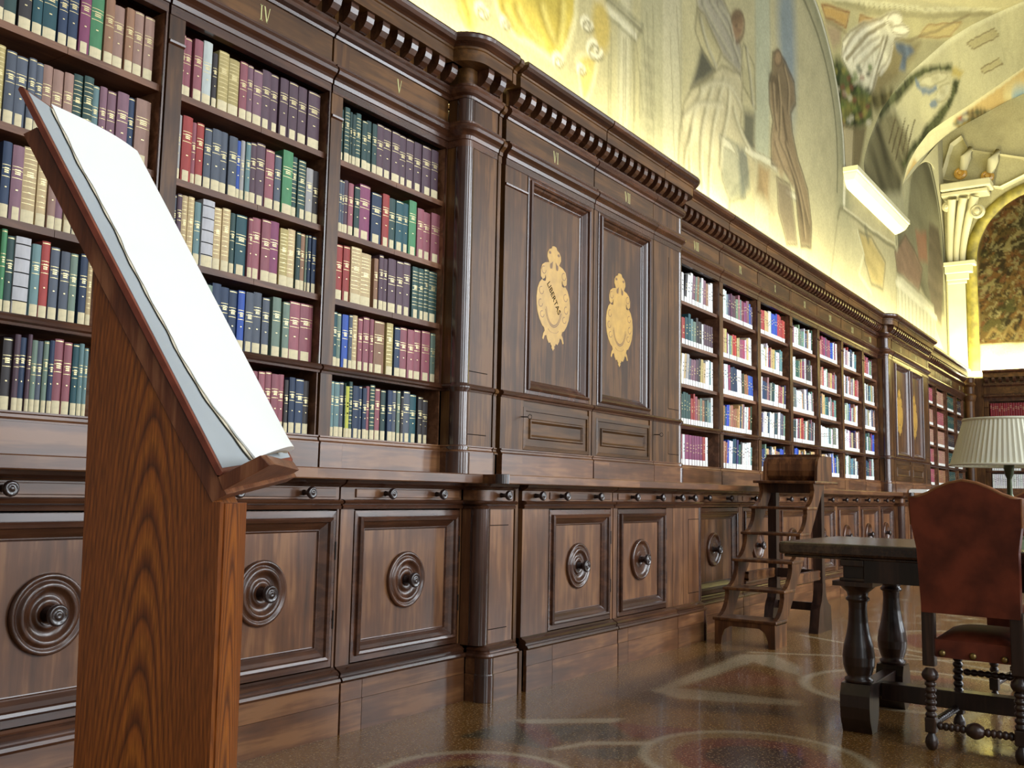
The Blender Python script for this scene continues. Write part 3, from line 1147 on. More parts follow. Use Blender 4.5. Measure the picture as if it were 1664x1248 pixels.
# bookcases of the end wall (built in their own frame, turned by XF)
XC = 19.15
XF[0] = lambda p: (XC + p[1], -0.12 - p[0], p[2])
pc = thing('corner_column', 'dark round column in the far corner of the bookcases', 'column', (XC - .12, -.06, 0))
mb = MB().lathe([(.10, 0), (.10, .25), (.075, .27), (.075, 1.03)], (-.06, -.12, 0), n=20)
mb.lathe([(.10, 1.035), (.10, 1.19), (.085, 1.22), (.085, 2.76), (.10, 2.78), (.12, 2.86), (.09, 2.90), (.09, 3.02), (.12, 3.06), (.10, 3.10), (.10, 3.19)], (-.06, -.12, 0), n=20)
P2('shaft', mb, WOOD_UV, pc)
for i in range(4):
    x0 = .16 + i * .9
    shelf_bay(x0, x0 + .9, 0, None, ['dark bookcase on the end wall holding a red set', 'dark end wall bookcase right of the red set',
                                      'end wall bookcase hidden beyond the lamp', 'last end wall bookcase out to the right'][i], nbr=8)
    base_unit(x0, x0 + .9, 0, ['end wall base cabinet next to the far corner', 'end wall base cabinet second from the far corner',
                               'end wall base cabinet third from the far corner', 'end wall base cabinet farthest from the corner'][i], rings=1)
ew = P2('worktop', MB().box(-.1, 3.8, YL, .02, 1.035, 1.08), WOOD_H, None)
tag(ew, 'worktop ledge of the bookcases on the end wall', 'worktop')
P2('filler', MB().box(-.12, .16, -.0, .30, 0, 3.187), WOOD_UV, None)
bpy.data.objects['filler']['kind'] = 'structure'
bpy.data.objects['filler'].name = 'trim_3'
XF[0] = None
bpy.data.objects['fillet']['kind'] = 'structure'
bpy.data.objects['fillet'].name = 'trim_1'

# ------------------------------------------------------------------ books
BCOL = {'p': (92, 66, 78), 'w': (158, 84, 94), 'r': (176, 58, 52), 'g': (48, 76, 72), 'G': (52, 84, 78), 't': (36, 84, 92), 'n': (44, 62, 92),
        'b': (44, 82, 178), 's': (84, 92, 106), 'k': (60, 54, 54), 'e': (206, 176, 122), 'y': (188, 166, 96), 'o': (156, 110, 78), 'l': (170, 166, 162),
        'v': (196, 204, 196), 'f': (72, 142, 90), 'm': (134, 92, 106), 'u': (112, 134, 116), 'q': (106, 142, 142), 'h': (164, 124, 106),
        'z': (226, 226, 222), 'x': (196, 196, 60), 'M': (138, 62, 98), 'L': (200, 198, 200)}
BNAME = {'p': 'dark purple', 'w': 'rose red', 'r': 'bright red', 'g': 'dark green', 'G': 'gilt dark green', 't': 'dark teal', 'n': 'navy blue', 'b': 'bright blue',
         's': 'slate grey', 'k': 'dark brown', 'e': 'tan', 'y': 'gold yellow', 'o': 'tawny brown', 'l': 'light grey', 'v': 'pale vellum', 'f': 'leaf green',
         'm': 'mauve', 'u': 'grey green', 'q': 'pale teal', 'h': 'pinkish brown', 'z': 'white', 'x': 'lime yellow', 'M': 'magenta', 'L': 'pale grey ribbed'}
BOOKS = {
 ('V', 0): 'g3138-3162 G3164-3197 g3198-3214 g3215-3239 G3241-3274 g3281-3317 g3320-3354 g3355-3388 p3389-3436 p3438-3494 p3500-3559 p3561-3610 p3614-3672 p3674-3732 p3734-3804 p3806-3863',
 ('V', 1): 's3144-3165 s3167-3184 p3185-3212 w3214-3247 g3252-3288 M3291-3363 n3370-3439 r3444-3492 g3497-3544 t3545-3599 t3600-3639 f3645-3701 w3709-3759 w3762-3816 w3818-3888',
 ('V', 2): 'r3144-3187 r3191-3233 e3240-3309 e3314-3384 o3404-3433 p3438-3469 p3470-3499 p3503-3559 p3562-3614 p3617-3668 G3685-3733 G3734-3775 G3776-3814 G3817-3883',
 ('V', 3): 't3140-3170 u3172-3198 z3199-3207 b3208-3248 s3249-3273 e3274-3307 w3313-3343 w3348-3390 w3393-3420 o3422-3493 y3505-3552 n3566-3607 w3610-3660 w3666-3718 w3720-3769 w3775-3840 u3846-3885',
 ('V', 4): 'q3143-3165 q3166-3199 s3202-3229 g3230-3239 x3240-3263 G3264-3286 n3290-3330 n3331-3352 n3353-3380 w3381-3405 G3406-3439 w3441-3475 g3480-3514 n3528-3562 s3568-3595 u3598-3622 k3625-3644 s3647-3695 t3699-3746 k3760-3798 k3803-3842',
 ('IV', 0): 'w2263-2279 w2280-2313 w2320-2359 s2360-2367 v2368-2411 k2413-2437 y2440-2491 y2492-2545 w2548-2587 m2588-2618 m2621-2668 p2670-2717 p2720-2762 p2767-2814 p2817-2869 p2875-2924 p2932-3003',
 ('IV', 1): 'l2259-2286 r2289-2334 w2335-2356 r2356-2390 s2392-2427 s2429-2472 s2473-2507 s2512-2554 b2555-2577 l2578-2600 q2601-2625 p2626-2657 p2661-2707 w2710-2758 s2761-2797 f2803-2860 G2861-2891 G2893-2936 l2942-2983 k2986-3019',
 ('IV', 2): 's2269-2282 p2283-2305 e2307-2334 e2337-2366 q2369-2399 L2401-2458 e2461-2497 e2502-2541 g2544-2569 t2574-2630 w2632-2656 w2657-2701 w2703-2751 M2753-2801 y2804-2851 e2854-2898 g2901-2927 o2928-2956 u2958-2970 n2972-2990 n2992-3017',
 ('IV', 3): 'w2288-2313 w2315-2342 t2344-2371 g2373-2400 u2402-2435 u2437-2470 n2471-2514 n2515-2555 n2556-2596 b2599-2633 s2637-2678 s2681-2724 s2727-2765 u2782-2828 u2840-2878 w2883-2941 w2944-3019',
 ('IV', 4): 't2538-2569 w2571-2604 w2605-2640 w2642-2677 w2678-2725 w2727-2762 w2764-2796 w2797-2837 w2839-2869 k2870-2892 n2896-2929 n2931-2977 k2980-3013',
 ('III', 0): 'k1531-1571 g1574-1616 k1623-1667 t1671-1706 t1708-1758 n1762-1795 n1798-1834 M1838-1878 f1882-1931 o1934-1970 h1972-2013 o2017-2050 h2052-2090 h2097-2138',
 ('III', 1): 'y1562-1593 s1594-1628 s1630-1668 s1670-1696 s1698-1723 h1725-1758 h1759-1797 h1799-1833 G1835-1869 G1871-1907 q1909-1935 m1936-1964 m1966-2000 m2003-2049 n2051-2078 h2080-2142',
 ('III', 2): 'n1605-1635 m1640-1679 e1680-1728 e1732-1767 h1769-1797 m1800-1828 e1830-1858 s1861-1893 w1896-1931 w1934-1970 s1973-2010 g2013-2050 o2053-2091 e2095-2126 s2130-2154',
 ('III', 3): 'f1624-1643 g1647-1672 L1673-1725 q1733-1763 r1765-1795 s1797-1829 s1833-1866 u1869-1896 n1905-1933 e1934-1953',
 ('III', 4): 'k1659-1691 p1693-1713 n1715-1737 p1738-1753 u1754-1773 s1774-1794 u1795-1813 n1814-1832 w1834-1866 w1866-1895 t1899-1922 q1923-1941 q1942-1958',
}

brnd = random.Random(5)


def spine_pts(w, d=.004, n=6):
    """front outline of a rounded spine, x from -w/2 to w/2, y at most 0"""
    return [(-w / 2 + w * k / n, d * (2 * k / n - 1) ** 2) for k in range(n + 1)]


def book_mesh(mb, w, h, dep=.16, d=.004):
    sp = spine_pts(w, d)
    poly = sp + [(w / 2, dep), (-w / 2, dep)]
    n = len(poly)
    vs = [(x, y, 0) for x, y in poly] + [(x, y, h) for x, y in poly]
    mb.add(vs, [(i, (i + 1) % n, n + (i + 1) % n, n + i) for i in range(len(sp) - 1)], True)
    mb.add(vs, [(i, (i + 1) % n, n + (i + 1) % n, n + i) for i in range(len(sp) - 1, n)] + [tuple(range(n))[::-1], tuple(range(n, 2 * n))])
    return mb


def band(mb, w, z0, z1, u0=0., u1=1., off=.0008, d=.004):
    pts = []
    for k in range(6):
        u = u0 + (u1 - u0) * k / 5
        x = -w / 2 + w * u
        pts.append((x, d * (2 * u - 1) ** 2 - off))
    vs = [(x, y, z0) for x, y in pts] + [(x, y, z1) for x, y in pts]
    mb.add(vs, [(i, i + 1, 6 + i + 1, 6 + i) for i in range(5)])
    return mb


HGT = {'p': .262, 'w': .255, 'r': .262, 'g': .250, 'G': .262, 'f': .275, 'e': .258, 'M': .268, 'v': .268, 'L': .262, 'k': .235, 'z': .25, 'x': .245}
ORD = ['first', 'second', 'third', 'fourth', 'fifth', 'sixth', 'seventh', 'eighth', 'ninth', 'tenth', 'eleventh', 'twelfth', 'thirteenth', 'fourteenth', 'fifteenth',
       'sixteenth', 'seventeenth', 'eighteenth', 'nineteenth', 'twentieth', 'twenty-first', 'twenty-second']
ROWN = ['top', 'second', 'third', 'fourth', 'bottom']


def one_book(code, xc, w, z, h, yfront, label, group, tilt=0.0, full=None):
    me_mb = book_mesh(MB(), w, h)
    me = me_mb.mesh('book', CLOTH)
    o = bpy.data.objects.new('book', me)
    COL.objects.link(o)
    o.location = (xc, yfront, z)
    o.rotation_euler = (0, tilt, 0)
    c = BCOL[code]
    j = brnd.uniform(.88, 1.12)
    g_ = sum(c) / 3
    c = [g_ + (q - g_) * .82 for q in c]
    o.color = tuple(min(1, q * j) for q in srgb(*c)[:3]) + (1,)
    tag(o, label, 'book', group)
    lab = MB()
    lh = .047 if w > .025 else .044
    if full is None:
        full = w < .036 or code in 'eyzlLvu' or brnd.random() < .35
    if full:
        band(lab, w, .003, lh, .04, .96)
    else:
        s = brnd.uniform(.30, .42)
        lo = brnd.uniform(.12, .8 - 2 * s + .15)
        band(lab, w, .004, lh, max(.06, lo), min(.94, lo + .62))
    lo_ = bpy.data.objects.new('shelf_mark_label', lab.mesh('shelf_mark_label', WLABEL if full == 'white' else PAPER))
    COL.objects.link(lo_)
    lo_.parent = o
    if code in 'L':
        gl = MB()
        for k in range(5):
            zz = h * (.18 + .18 * k)
            band(gl, w, zz, zz + .0035, 0, 1)
        mat = GROOVE
    elif code in 'zx' or full == 'white':
        gl = MB()
        for k in range(3):
            zz = h * (.45 + .12 * k) + brnd.uniform(-.01, .01)
            band(gl, w, zz, zz + .006, .3, .7)
        mat = GROOVE if code in 'zxe' else GILT
    else:
        gl = MB()
        t = brnd.uniform(.66, .76)
        rows = [t, t - .012 / h, t - .15] if code not in 'GyeA' else [.9, .84, .78, .72, .62, .55, .48, .40, .32, .26]
        for q in rows:
            band(gl, w, h * q, h * q + .0022, .04, .96)
        for q in (t - .045, t - .075, t - .10):
            band(gl, w, h * q, h * q + .004, .25, .75)
        band(gl, w, h * .40, h * .40 + .004, .40, .60)
        if brnd.random() < .5:
            band(gl, w, h * .965, h * .965 + .0035, .04, .96)
        mat = GILT
    g_ = bpy.data.objects.new('spine_tooling', gl.mesh('spine_tooling', mat))
    COL.objects.link(g_)
    g_.parent = o
    return o


for (bay, row), s in BOOKS.items():
    toks = s.split()
    z = SHELF_Z[::-1][row]
    n = len(toks)
    for i, t in enumerate(toks):
        code = t[0]
        a, c = t[1:].split('-')
        x0, x1 = int(a) / 1000 * .9895, int(c) / 1000 * .9895
        if x1 - x0 < .008:
            continue
        h = HGT.get(code, .25) + brnd.uniform(-.008, .008)
        if row in (0, 4):
            h -= .006
        if code in 'p' and row == 0:
            h = .258
        if bay == 'III':
            lab = '%s book, %s from the right, %s shelf under III' % (BNAME[code], ORD[n - 1 - i], ROWN[row])
        else:
            lab = '%s book, %s from the %s, %s shelf under %s' % (BNAME[code], ORD[i] if bay == 'V' else ORD[n - 1 - i], 'left' if bay == 'V' else 'right', ROWN[row], bay)
        one_book(code, (x0 + x1) / 2, x1 - x0 - .0008, z + .0005, h, .032 + brnd.uniform(-.004, .006), lab, 'books in bay ' + bay)
# bay VIII, nearest of the modern section, book by book
VIII = ['ezkzzmuouzmozz', 'rrttqukkzpppp', 'ezelsmmpkyezzqz', 'kGGGGrrwouoguqz', 'wzMMMMMMrz']
tilts = [[0, 0, .16, .14, .12, .10, .09, .08, .08, .05, .02, 0, 0, 0], [0] * 13, [.12, .12, .12, .12, .11, .11, .1, .1, .08, .08, .06, .05, .03, .02, 0], [0] * 15, [0] * 10]
for row, s in enumerate(VIII):
    z = SHELF_Z[::-1][row]
    n = len(s)
    x = 6.80
    end = 7.47 if row < 4 else 7.36
    ws = [brnd.uniform(.7, 1.35) for _ in s]
    k = (end - x) / sum(ws)
    for i, code in enumerate(s):
        w = ws[i] * k
        t = tilts[row][i]
        h = brnd.uniform(.21, .262) if row != 4 else .235
        if row == 1 and i > 8:
            h = .22
        one_book(code, x + w / 2, w * .9, z + .0005 + w * .5 * math.sin(t), h, .034, '%s book, %s from the right, %s shelf under VIII' % (BNAME[code], ORD[n - 1 - i], ROWN[row]), 'books in bay VIII',
                 tilt=t, full='white')
        x += w

# the remaining books of the far bays: one mass
V, F, C, S = [], [], [], []


def mass_book(x, w, z, h, y, col, tilt=0., label=True, xf=None):
    sp = spine_pts(w * .94, .004, 4)
    poly = sp + [(w * .47, .15), (-w * .47, .15)]
    n = len(poly)

    def put(pts, faces, c, sm=False):
        o = len(V)
        for p in pts:
            px, py, pz = p
            q = (x + px + pz * math.tan(tilt), y + py, z + pz)
            V.append(xf(q) if xf else q)
            C.append(c)
        for f in faces:
            F.append(tuple(i + o for i in f))
            S.append(sm)
    c = srgb(*col)[:3]
    vs = [(a, b_, 0) for a, b_ in poly] + [(a, b_, h) for a, b_ in poly]
    put(vs, [(i, (i + 1) % n, n + (i + 1) % n, n + i) for i in range(n)] + [tuple(range(n, 2 * n)), tuple(range(n))[::-1]], c)
    wc = srgb(238, 238, 230)[:3]
    if label:
        m_ = len(sp)
        put([(a, b_ - .001, .002) for a, b_ in sp] + [(a, b_ - .001, .045) for a, b_ in sp], [(i, i + 1, m_ + i + 1, m_ + i) for i in range(m_ - 1)], wc)
    gc = srgb(216, 200, 150)[:3] if sum(col) < 420 else srgb(90, 70, 70)[:3]
    t = brnd.uniform(.55, .8)
    for q in (t, t - .12):
        put([(-w * .3, -.001, h * q), (w * .3, -.001, h * q), (w * .3, -.001, h * q + .006), (-w * .3, -.001, h * q + .006)], [(0, 1, 2, 3)], gc)


MODERN = 'zzezlkrmtunbzpwzsgeozMzquhz'
for i in range(1, 7):
    for row in range(5):
        z = SHELF_Z[::-1][row] + .0005
        x, end = CU[i] + .095, CU[i + 1] - .03
        end -= brnd.choice([0, 0, .03, .08])
        tl = brnd.choice([0, 0, .04, -.05, .07])
        run = 0
        while x < end:
            if run <= 0:
                code = brnd.choice(MODERN)
                run = brnd.choice([1, 1, 1, 2, 3])
                hh = brnd.uniform(.20, .262)
            run -= 1
            w = brnd.uniform(.018, .048)
            if x + w > end:
                break
            col = tuple(min(255, max(0, c + brnd.randint(-14, 14))) for c in BCOL[code])
            tt = tl if hh * abs(math.tan(tl)) < end - x else 0
            mass_book(x + w / 2, w, z, hh + brnd.uniform(-.006, .006), .034, col, tt if x > CU[i] + .12 else max(0, tt))
            x += w + (.002 if brnd.random() < .9 else .012)
for i in range(4):                      # far bays, old bindings
    for row in range(5):
        z = SHELF_Z[::-1][row] + .0005
        x, end = EU[i] + .09, EU[i + 1] - .03
        code = brnd.choice(['w', 'h', 'h', 'o', 'w'] if i < 2 else ['k', 'o', 'k', 'g'])
        while x < end - .04:
            w = brnd.uniform(.030, .045)
            mass_book(x + w / 2, w, z, .245, .036, tuple(min(255, c + brnd.randint(-8, 8)) for c in BCOL[code]))
            x += w
xfe = lambda p: (XC + p[1], -0.12 - p[0], p[2])
for i in range(3):
    for row in range(5):
        z = SHELF_Z[::-1][row] + .0005
        x, end = .16 + .9 * i + .09, .16 + .9 * (i + 1) - .03
        code = {0: 'M'}.get(row, brnd.choice('kgnz'))
        if row > 0:
            end -= brnd.uniform(.1, .4)
        while x < end - .04:
            w = brnd.uniform(.030, .042)
            col = (120, 30, 34) if row == 0 else BCOL[code]
            mass_book(x + w / 2, w, z, .25, .036, tuple(min(255, max(0, c + brnd.randint(-6, 6))) for c in col), xf=xfe, label=(row > 0))
            x += w
me = bpy.data.meshes.new('books')
me.from_pydata(V, [], F)
me.polygons.foreach_set('use_smooth', S)
at = me.color_attributes.new('paint', 'FLOAT_COLOR', 'POINT')
cc = np.ones((len(V), 4), np.float32)
cc[:, :3] = np.array(C)
at.data.foreach_set('color', cc.reshape(-1))
me.materials.append(BOOKMASS)
fix_normals(me)
o = bpy.data.objects.new('books', me)
COL.objects.link(o)
tag(o, 'rows of mixed books filling the distant bookcases beyond bay VIII', 'books', kind='stuff')

# ================================================================== floor
def lin(a, b, s):
    return list(np.arange(a, b, s))


gx = np.array(lin(-2.5, 2.3, .3) + lin(2.3, 8.6, .016) + lin(8.6, XE + .3, .12))
gy = np.array(lin(-8.2, -3.0, .25) + lin(-3.0, -.18, .016) + lin(-.18, .5, .2))
U, Vv = np.meshgrid(gx, gy, indexing='ij')
P = Painting(U, Vv, (134, 94, 46))


def Fz(px, py):
    p = at_z(px, py, 0)
    return (p[0], p[1])


LIGHT, GREY, RED, DK, TAN = (206, 190, 156), (66, 68, 50), (124, 46, 36), (62, 46, 34), (150, 110, 56)
P.wobble(.006, 5, 5)


def fpoly(ox, oy, s, pts, col, soft=.014, a=.85):
    P.poly([Fz(ox + x / s, oy + y / s) for x, y in pts], col, soft, a)


def disc(c, radii_cols):
    for r, col in radii_cols:
        P.ell(c, r, r, col, .04, .88)


fpoly(600, 1000, 2.377, [(340, 470), (560, 402), (700, 520), (640, 510), (480, 480)], GREY)
fpoly(600, 1000, 2.377, [(568, 408), (678, 428), (738, 490), (684, 516), (620, 470)], RED)
fpoly(600, 1000, 2.377, [(692, 428), (925, 418), (1005, 472), (742, 490)], GREY)
fpoly(600, 1000, 2.377, [(560, 402), (985, 396), (955, 414), (590, 418)], LIGHT, .012)
fpoly(600, 1000, 2.377, [(940, 412), (1080, 425), (1290, 440), (1180, 488), (1010, 470)], RED)
fpoly(600, 1000, 2.377, [(684, 516), (850, 486), (1135, 488), (1110, 500), (850, 500), (720, 522)], LIGHT, .012)
fpoly(600, 1000, 2.377, [(790, 516), (1110, 502), (1000, 562), (830, 550)], GREY)
# the two wheels of the pattern
disc(Fz(775, 1268), [(.385, LIGHT), (.350, RED), (.265, TAN), (.185, DK)])
disc(Fz(1226, 1233), [(.44, LIGHT), (.405, TAN), (.31, RED), (.19, DK)])
# star bands towards the steps
fpoly(600, 1000, 2.377, [(885, 300), (1330, 140), (1480, 132), (1330, 190), (1110, 290), (1230, 345)], DK, .03)
fpoly(600, 1000, 2.377, [(1085, 290), (1440, 150), (1560, 150), (1664, 200), (1664, 235), (1480, 180), (1200, 280), (1664, 330), (1664, 350), (1200, 322)], LIGHT, .03, .7)
fpoly(600, 1000, 2.377, [(1230, 275), (1440, 200), (1620, 250), (1664, 262), (1664, 272)], RED, .03, .6)
fpoly(600, 1000, 2.377, [(905, 306), (1664, 372), (1664, 395), (1150, 360)], DK, .04, .8)
for q in ((5.6, -1.9, .5), (5.0, -2.9, .6), (7.6, -1.9, .6), (9.8, -1.9, .6)):
    disc(q[:2], [(q[2] + .12, LIGHT), (q[2] + .07, TAN), (q[2] - .05, RED), (q[2] - .2, GREY)])
for k in range(4):
    P.line([(6.2 + 2.1 * k, -.75), (7.2 + 2.1 * k, -2.8)], .03, LIGHT, .6)
    P.line([(7.2 + 2.1 * k, -.75), (6.2 + 2.1 * k, -2.8)], .03, LIGHT, .6)
P.wobble(0, 1, 1)
P.grunge(1.7, 21, .14)
fl_ = grid_mesh('floor', np.stack([U, Vv, np.zeros_like(U)], -1), P.C * .84, TERRAZZO)
fl_['kind'] = 'structure'

# ================================================================== frescoed long wall
gx = np.array(lin(-2.5, 3.4, .3) + lin(3.4, 13, .02) + lin(13, XE + .02, .03))
gz = np.array([0, 1.5, 3.0] + lin(3.15, 8.3, .02))
U, Vv = np.meshgrid(gx, gz, indexing='ij')
P = Painting(U, Vv, (180, 171, 130))


def Wl(px, py):
    p = at_y(px, py, YW)
    return (p[0], p[2])


def wl(ox, oy, s, pts):
    return [Wl(ox + x / s, oy + y / s) for x, y in pts]


P.grunge(.5, 3, .16)
P.grunge(2.2, 5, .10)
A_ = (640, 0, 2.377)
P.wobble(.05, 1.1, 9)
ST = (150, 146, 116)
# painted architecture: pilasters, cornice fragments
for xa, xb, col in ((870, 915, (196, 190, 160)), (955, 1030, (164, 160, 130)), (1036, 1110, (190, 184, 154)), (1395, 1452, (160, 168, 146))):
    P.poly(wl(*A_, [(xa, -60), (xb, -60), (xb, 900), (xa, 900)]), col, .05, .6, ST, .03, .5)
P.poly(wl(*A_, [(830, -20), (960, 90), (930, 150), (800, 40)]), (168, 164, 134), .04, .7, (120, 116, 90), .03, .6)
P.line(wl(*A_, [(780, -10), (930, 130)]), .03, (206, 200, 172), .8)
P.line(wl(*A_, [(820, -10), (955, 110)]), .02, (112, 106, 82), .7)
for k in range(9):
    P.ell(Wl(640 + 985 / 2.377, (190 + k * 62) / 2.377), .10, .055, (138, 132, 104), .4, .55)
# yellow medallions with scrolls
YEL = (188, 168, 74)
P.poly(wl(*A_, [(375, -90), (700, -90), (702, 60), (680, 150), (652, 212), (628, 236), (590, 205), (540, 170), (470, 135), (428, 80), (395, 30)]), YEL, .05, .95, (214, 208, 168), .05, .8, (1.2, 3, .9))
P.poly(wl(*A_, [(235, -60), (330, -60), (318, 40), (300, 110), (270, 90), (246, 40)]), YEL, .05, .85, (140, 124, 60), .03, .5, (1.2, 3, .8))
P.poly(wl(*A_, [(706, 222), (745, 205), (785, 222), (775, 300), (765, 350), (740, 410), (722, 330)]), (190, 170, 92), .05, .85, (214, 208, 170), .04, .6, (1.4, 4, .8))
P.ell(Wl(640 + 800 / 2.377, 95 / 2.377), .14, .2, (182, 160, 84), .3, .9)


def scroll(cx, cy, r, s=2.377, o=(640, 0)):
    pts = []
    for k in range(26):
        t = k / 25 * 4.4 * math.pi / 2 + .4
        q = r * (1 - k / 32)
        pts.append(Wl(o[0] + (cx + q * math.cos(t)) / s, o[1] + (cy + q * math.sin(t) * 1.2) / s))
    P.line(pts, .022, (222, 216, 186), .9)
    P.line([(a + .025, b_ - .02) for a, b_ in pts], .012, (116, 108, 80), .7)


for c in ((330, 20, 26), (425, 72, 18), (632, 212, 20), (740, 80, 24), (770, 180, 34), (722, 262, 14)):
    scroll(*c)
# seated white-robed figure
ROBE, ROBE_S = (182, 172, 136), (120, 112, 84)
P.poly(wl(*A_, [(1110, 480), (1100, 620), (1130, 760), (1290, 900), (1300, 760), (1385, 640), (1395, 560), (1340, 480), (1345, 330), (1335, 292), (1262, 250), (1235, 268), (1150, 340), (1120, 400)]), ROBE, .07, .9, ROBE_S, .035, .7, (1.25, 2.3, 1.2))
P.poly(wl(*A_, [(1160, -60), (1250, -60), (1330, 150), (1352, 250), (1336, 294), (1262, 205), (1220, 110), (1175, 40)]), (140, 134, 118), .06, .9, ROBE_S, .03, .6, (1.0, 2.4, 1.0))
P.poly(wl(*A_, [(1170, 20), (1200, 50), (1262, 200), (1235, 262), (1184, 182), (1162, 110)]), (176, 166, 124), .05, .9, ROBE_S, .03, .7, (1.2, 2.6, .9))
P.poly(wl(*A_, [(1183, 182), (1238, 266), (1146, 336)]), (66, 66, 58), .04, .95)
P.poly(wl(*A_, [(1350, 180), (1390, 260), (1398, 420), (1350, 340), (1340, 260)]), (158, 150, 112), .05, .9, ROBE_S, .03, .7, (1.4, 3, .9))
P.pell(640 + 1326 / 2.377, 112 / 2.377, 11, 26, (138, 108, 80), .05, .9, (78, 60, 46), .03, .7)
P.pell(640 + 1322 / 2.377, 72 / 2.377, 9, 10, (98, 76, 56), .05, .85)
P.pell(640 + 1322 / 2.377, 108 / 2.377, 2, 2.5, (70, 52, 42), .02, .8)
P.pell(640 + 1332 / 2.377, 128 / 2.377, 3, 1.5, (92, 54, 44), .02, .7)
P.poly(wl(*A_, [(1352, 420), (1395, 440), (1395, 620), (1352, 520)]), (78, 78, 66), .06, .9)
P.poly(wl(*A_, [(1258, 520), (1330, 560), (1360, 760), (1300, 780), (1272, 700)]), (148, 148, 126), .05, .7, (110, 108, 86), .03, .5, (1.5, 2, 1))
P.poly(wl(*A_, [(1330, 560), (1372, 560), (1376, 720), (1345, 770)]), (92, 96, 88), .06, .85)
# pedestals
for q in ([(1358, 548), (1486, 640), (1482, 672), (1356, 580)], [(1256, 515), (1300, 545), (1330, 600), (1262, 560)], [(1515, 730), (1566, 765), (1562, 790), (1512, 755)]):
    P.poly(wl(*A_, q), (206, 200, 168), .03, .9, (130, 124, 96), .02, .7)
P.poly(wl(*A_, [(1365, 585), (1480, 672), (1475, 830), (1390, 770)]), (172, 160, 122), .04, .8)
P.poly(wl(*A_, [(1410, 630), (1455, 660), (1450, 780), (1405, 740)]), (140, 108, 66), .06, .7, None, 0, 0, (.6, 5, 1.4))
# standing brown figure
BR, BRS = (124, 104, 76), (74, 60, 44)
P.ell(Wl(640 + 1520 / 2.377, 150 / 2.377), .30, 1.0, (122, 136, 142), .5, .85)
P.poly(wl(*A_, [(1462, 210), (1482, 198), (1510, 240), (1545, 320), (1552, 400), (1532, 440), (1540, 520), (1560, 620), (1598, 740), (1612, 860), (1612, 960), (1575, 960), (1562, 860), (1548, 720), (1500, 650), (1462, 640), (1458, 540), (1466, 470), (1450, 400), (1446, 320), (1460, 280)]), BR, .05, .95, BRS, .03, .8, (1.45, 2.4, 1.3))
P.pell(640 + 1482 / 2.377, 228 / 2.377, 6, 13, (146, 120, 88), .04, .9, BRS, .025, .7)
P.poly(wl(*A_, [(1470, 520), (1500, 500), (1520, 640), (1500, 700), (1476, 640)]), (156, 134, 100), .05, .8)
P.line(wl(*A_, [(1450, 300), (1480, 330), (1476, 420)]), .05, BRS, .6)
P.line(wl(*A_, [(1500, 430), (1530, 620), (1580, 860)]), .04, BRS, .7)
P.poly(wl(*A_, [(1480, 690), (1530, 720), (1560, 950), (1520, 940), (1490, 820)]), (112, 96, 76), .05, .85, BRS, .02, .6)
cr = lambda pts: [(640 + x / 2.377, y / 2.377) for x, y in pts]
P.folds([cr(q) for q in ([(1190, 330), (1150, 450), (1140, 600), (1150, 760)], [(1230, 300), (1200, 420), (1180, 560), (1190, 720)], [(1270, 300), (1240, 420), (1220, 560), (1216, 760)],
                         [(1290, 330), (1290, 420), (1262, 540), (1260, 640)], [(1180, 330), (1230, 300), (1300, 330), (1335, 400)], [(1120, 440), (1180, 380), (1260, 400)],
                         [(1310, 420), (1330, 480), (1370, 560)], [(1150, 500), (1120, 620), (1130, 740)])], .03, ROBE_S, (206, 198, 162), .75)
P.folds([cr(q) for q in ([(1190, 0), (1240, 110), (1300, 220)], [(1220, -10), (1290, 120), (1330, 240)], [(1180, 60), (1200, 150), (1236, 240)], [(1360, 200), (1372, 300), (1384, 400)],
                         [(1250, 10), (1290, 70), (1310, 160)])], .028, (104, 98, 80), (186, 180, 150), .7)
P.folds([cr(q) for q in ([(1480, 300), (1492, 420), (1490, 520)], [(1505, 260), (1525, 340), (1520, 430)], [(1490, 540), (1530, 640), (1570, 780), (1588, 920)], [(1475, 560), (1500, 640), (1540, 720)],
                         [(1515, 560), (1560, 700), (1600, 860)], [(1460, 330), (1470, 440), (1480, 500)])], .028, BRS, (168, 146, 110), .75)
P.folds([cr(q) for q in ([(470, 20), (500, 90), (560, 150)], [(560, 10), (580, 80), (620, 150)], [(640, 0), (640, 70), (632, 140)], [(420, 10), (440, 60), (480, 110)], [(270, -10), (285, 40), (290, 80)])], .035, (140, 122, 50), (214, 200, 120), .8)
for k in range(14):       # faded architecture behind the figures
    r_ = random.Random(40 + k)
    x0_ = 820 + r_.random() * 280
    P.line([Wl(640 + x0_ / 2.377, (r_.random() * 300) / 2.377), Wl(640 + (x0_ + r_.random() * 30) / 2.377, (360 + r_.random() * 300) / 2.377)], .012, (128, 122, 94), .5)
# greenish arch margin at the right of the first bay
arc_pts = [(10.75 + 1.95 * math.cos(a), 5.3 + 1.95 * math.sin(a)) for a in np.linspace(-.25, 1.9, 20)]
P.line(arc_pts, .34, (138, 136, 104), .75, .6)
P.line([(10.75 + 1.62 * math.cos(a), 5.3 + 1.62 * math.sin(a)) for a in np.linspace(-.25, 1.9, 20)], .03, (96, 92, 68), .7)
P.line(arc_pts, .05, (222, 216, 184), .9)
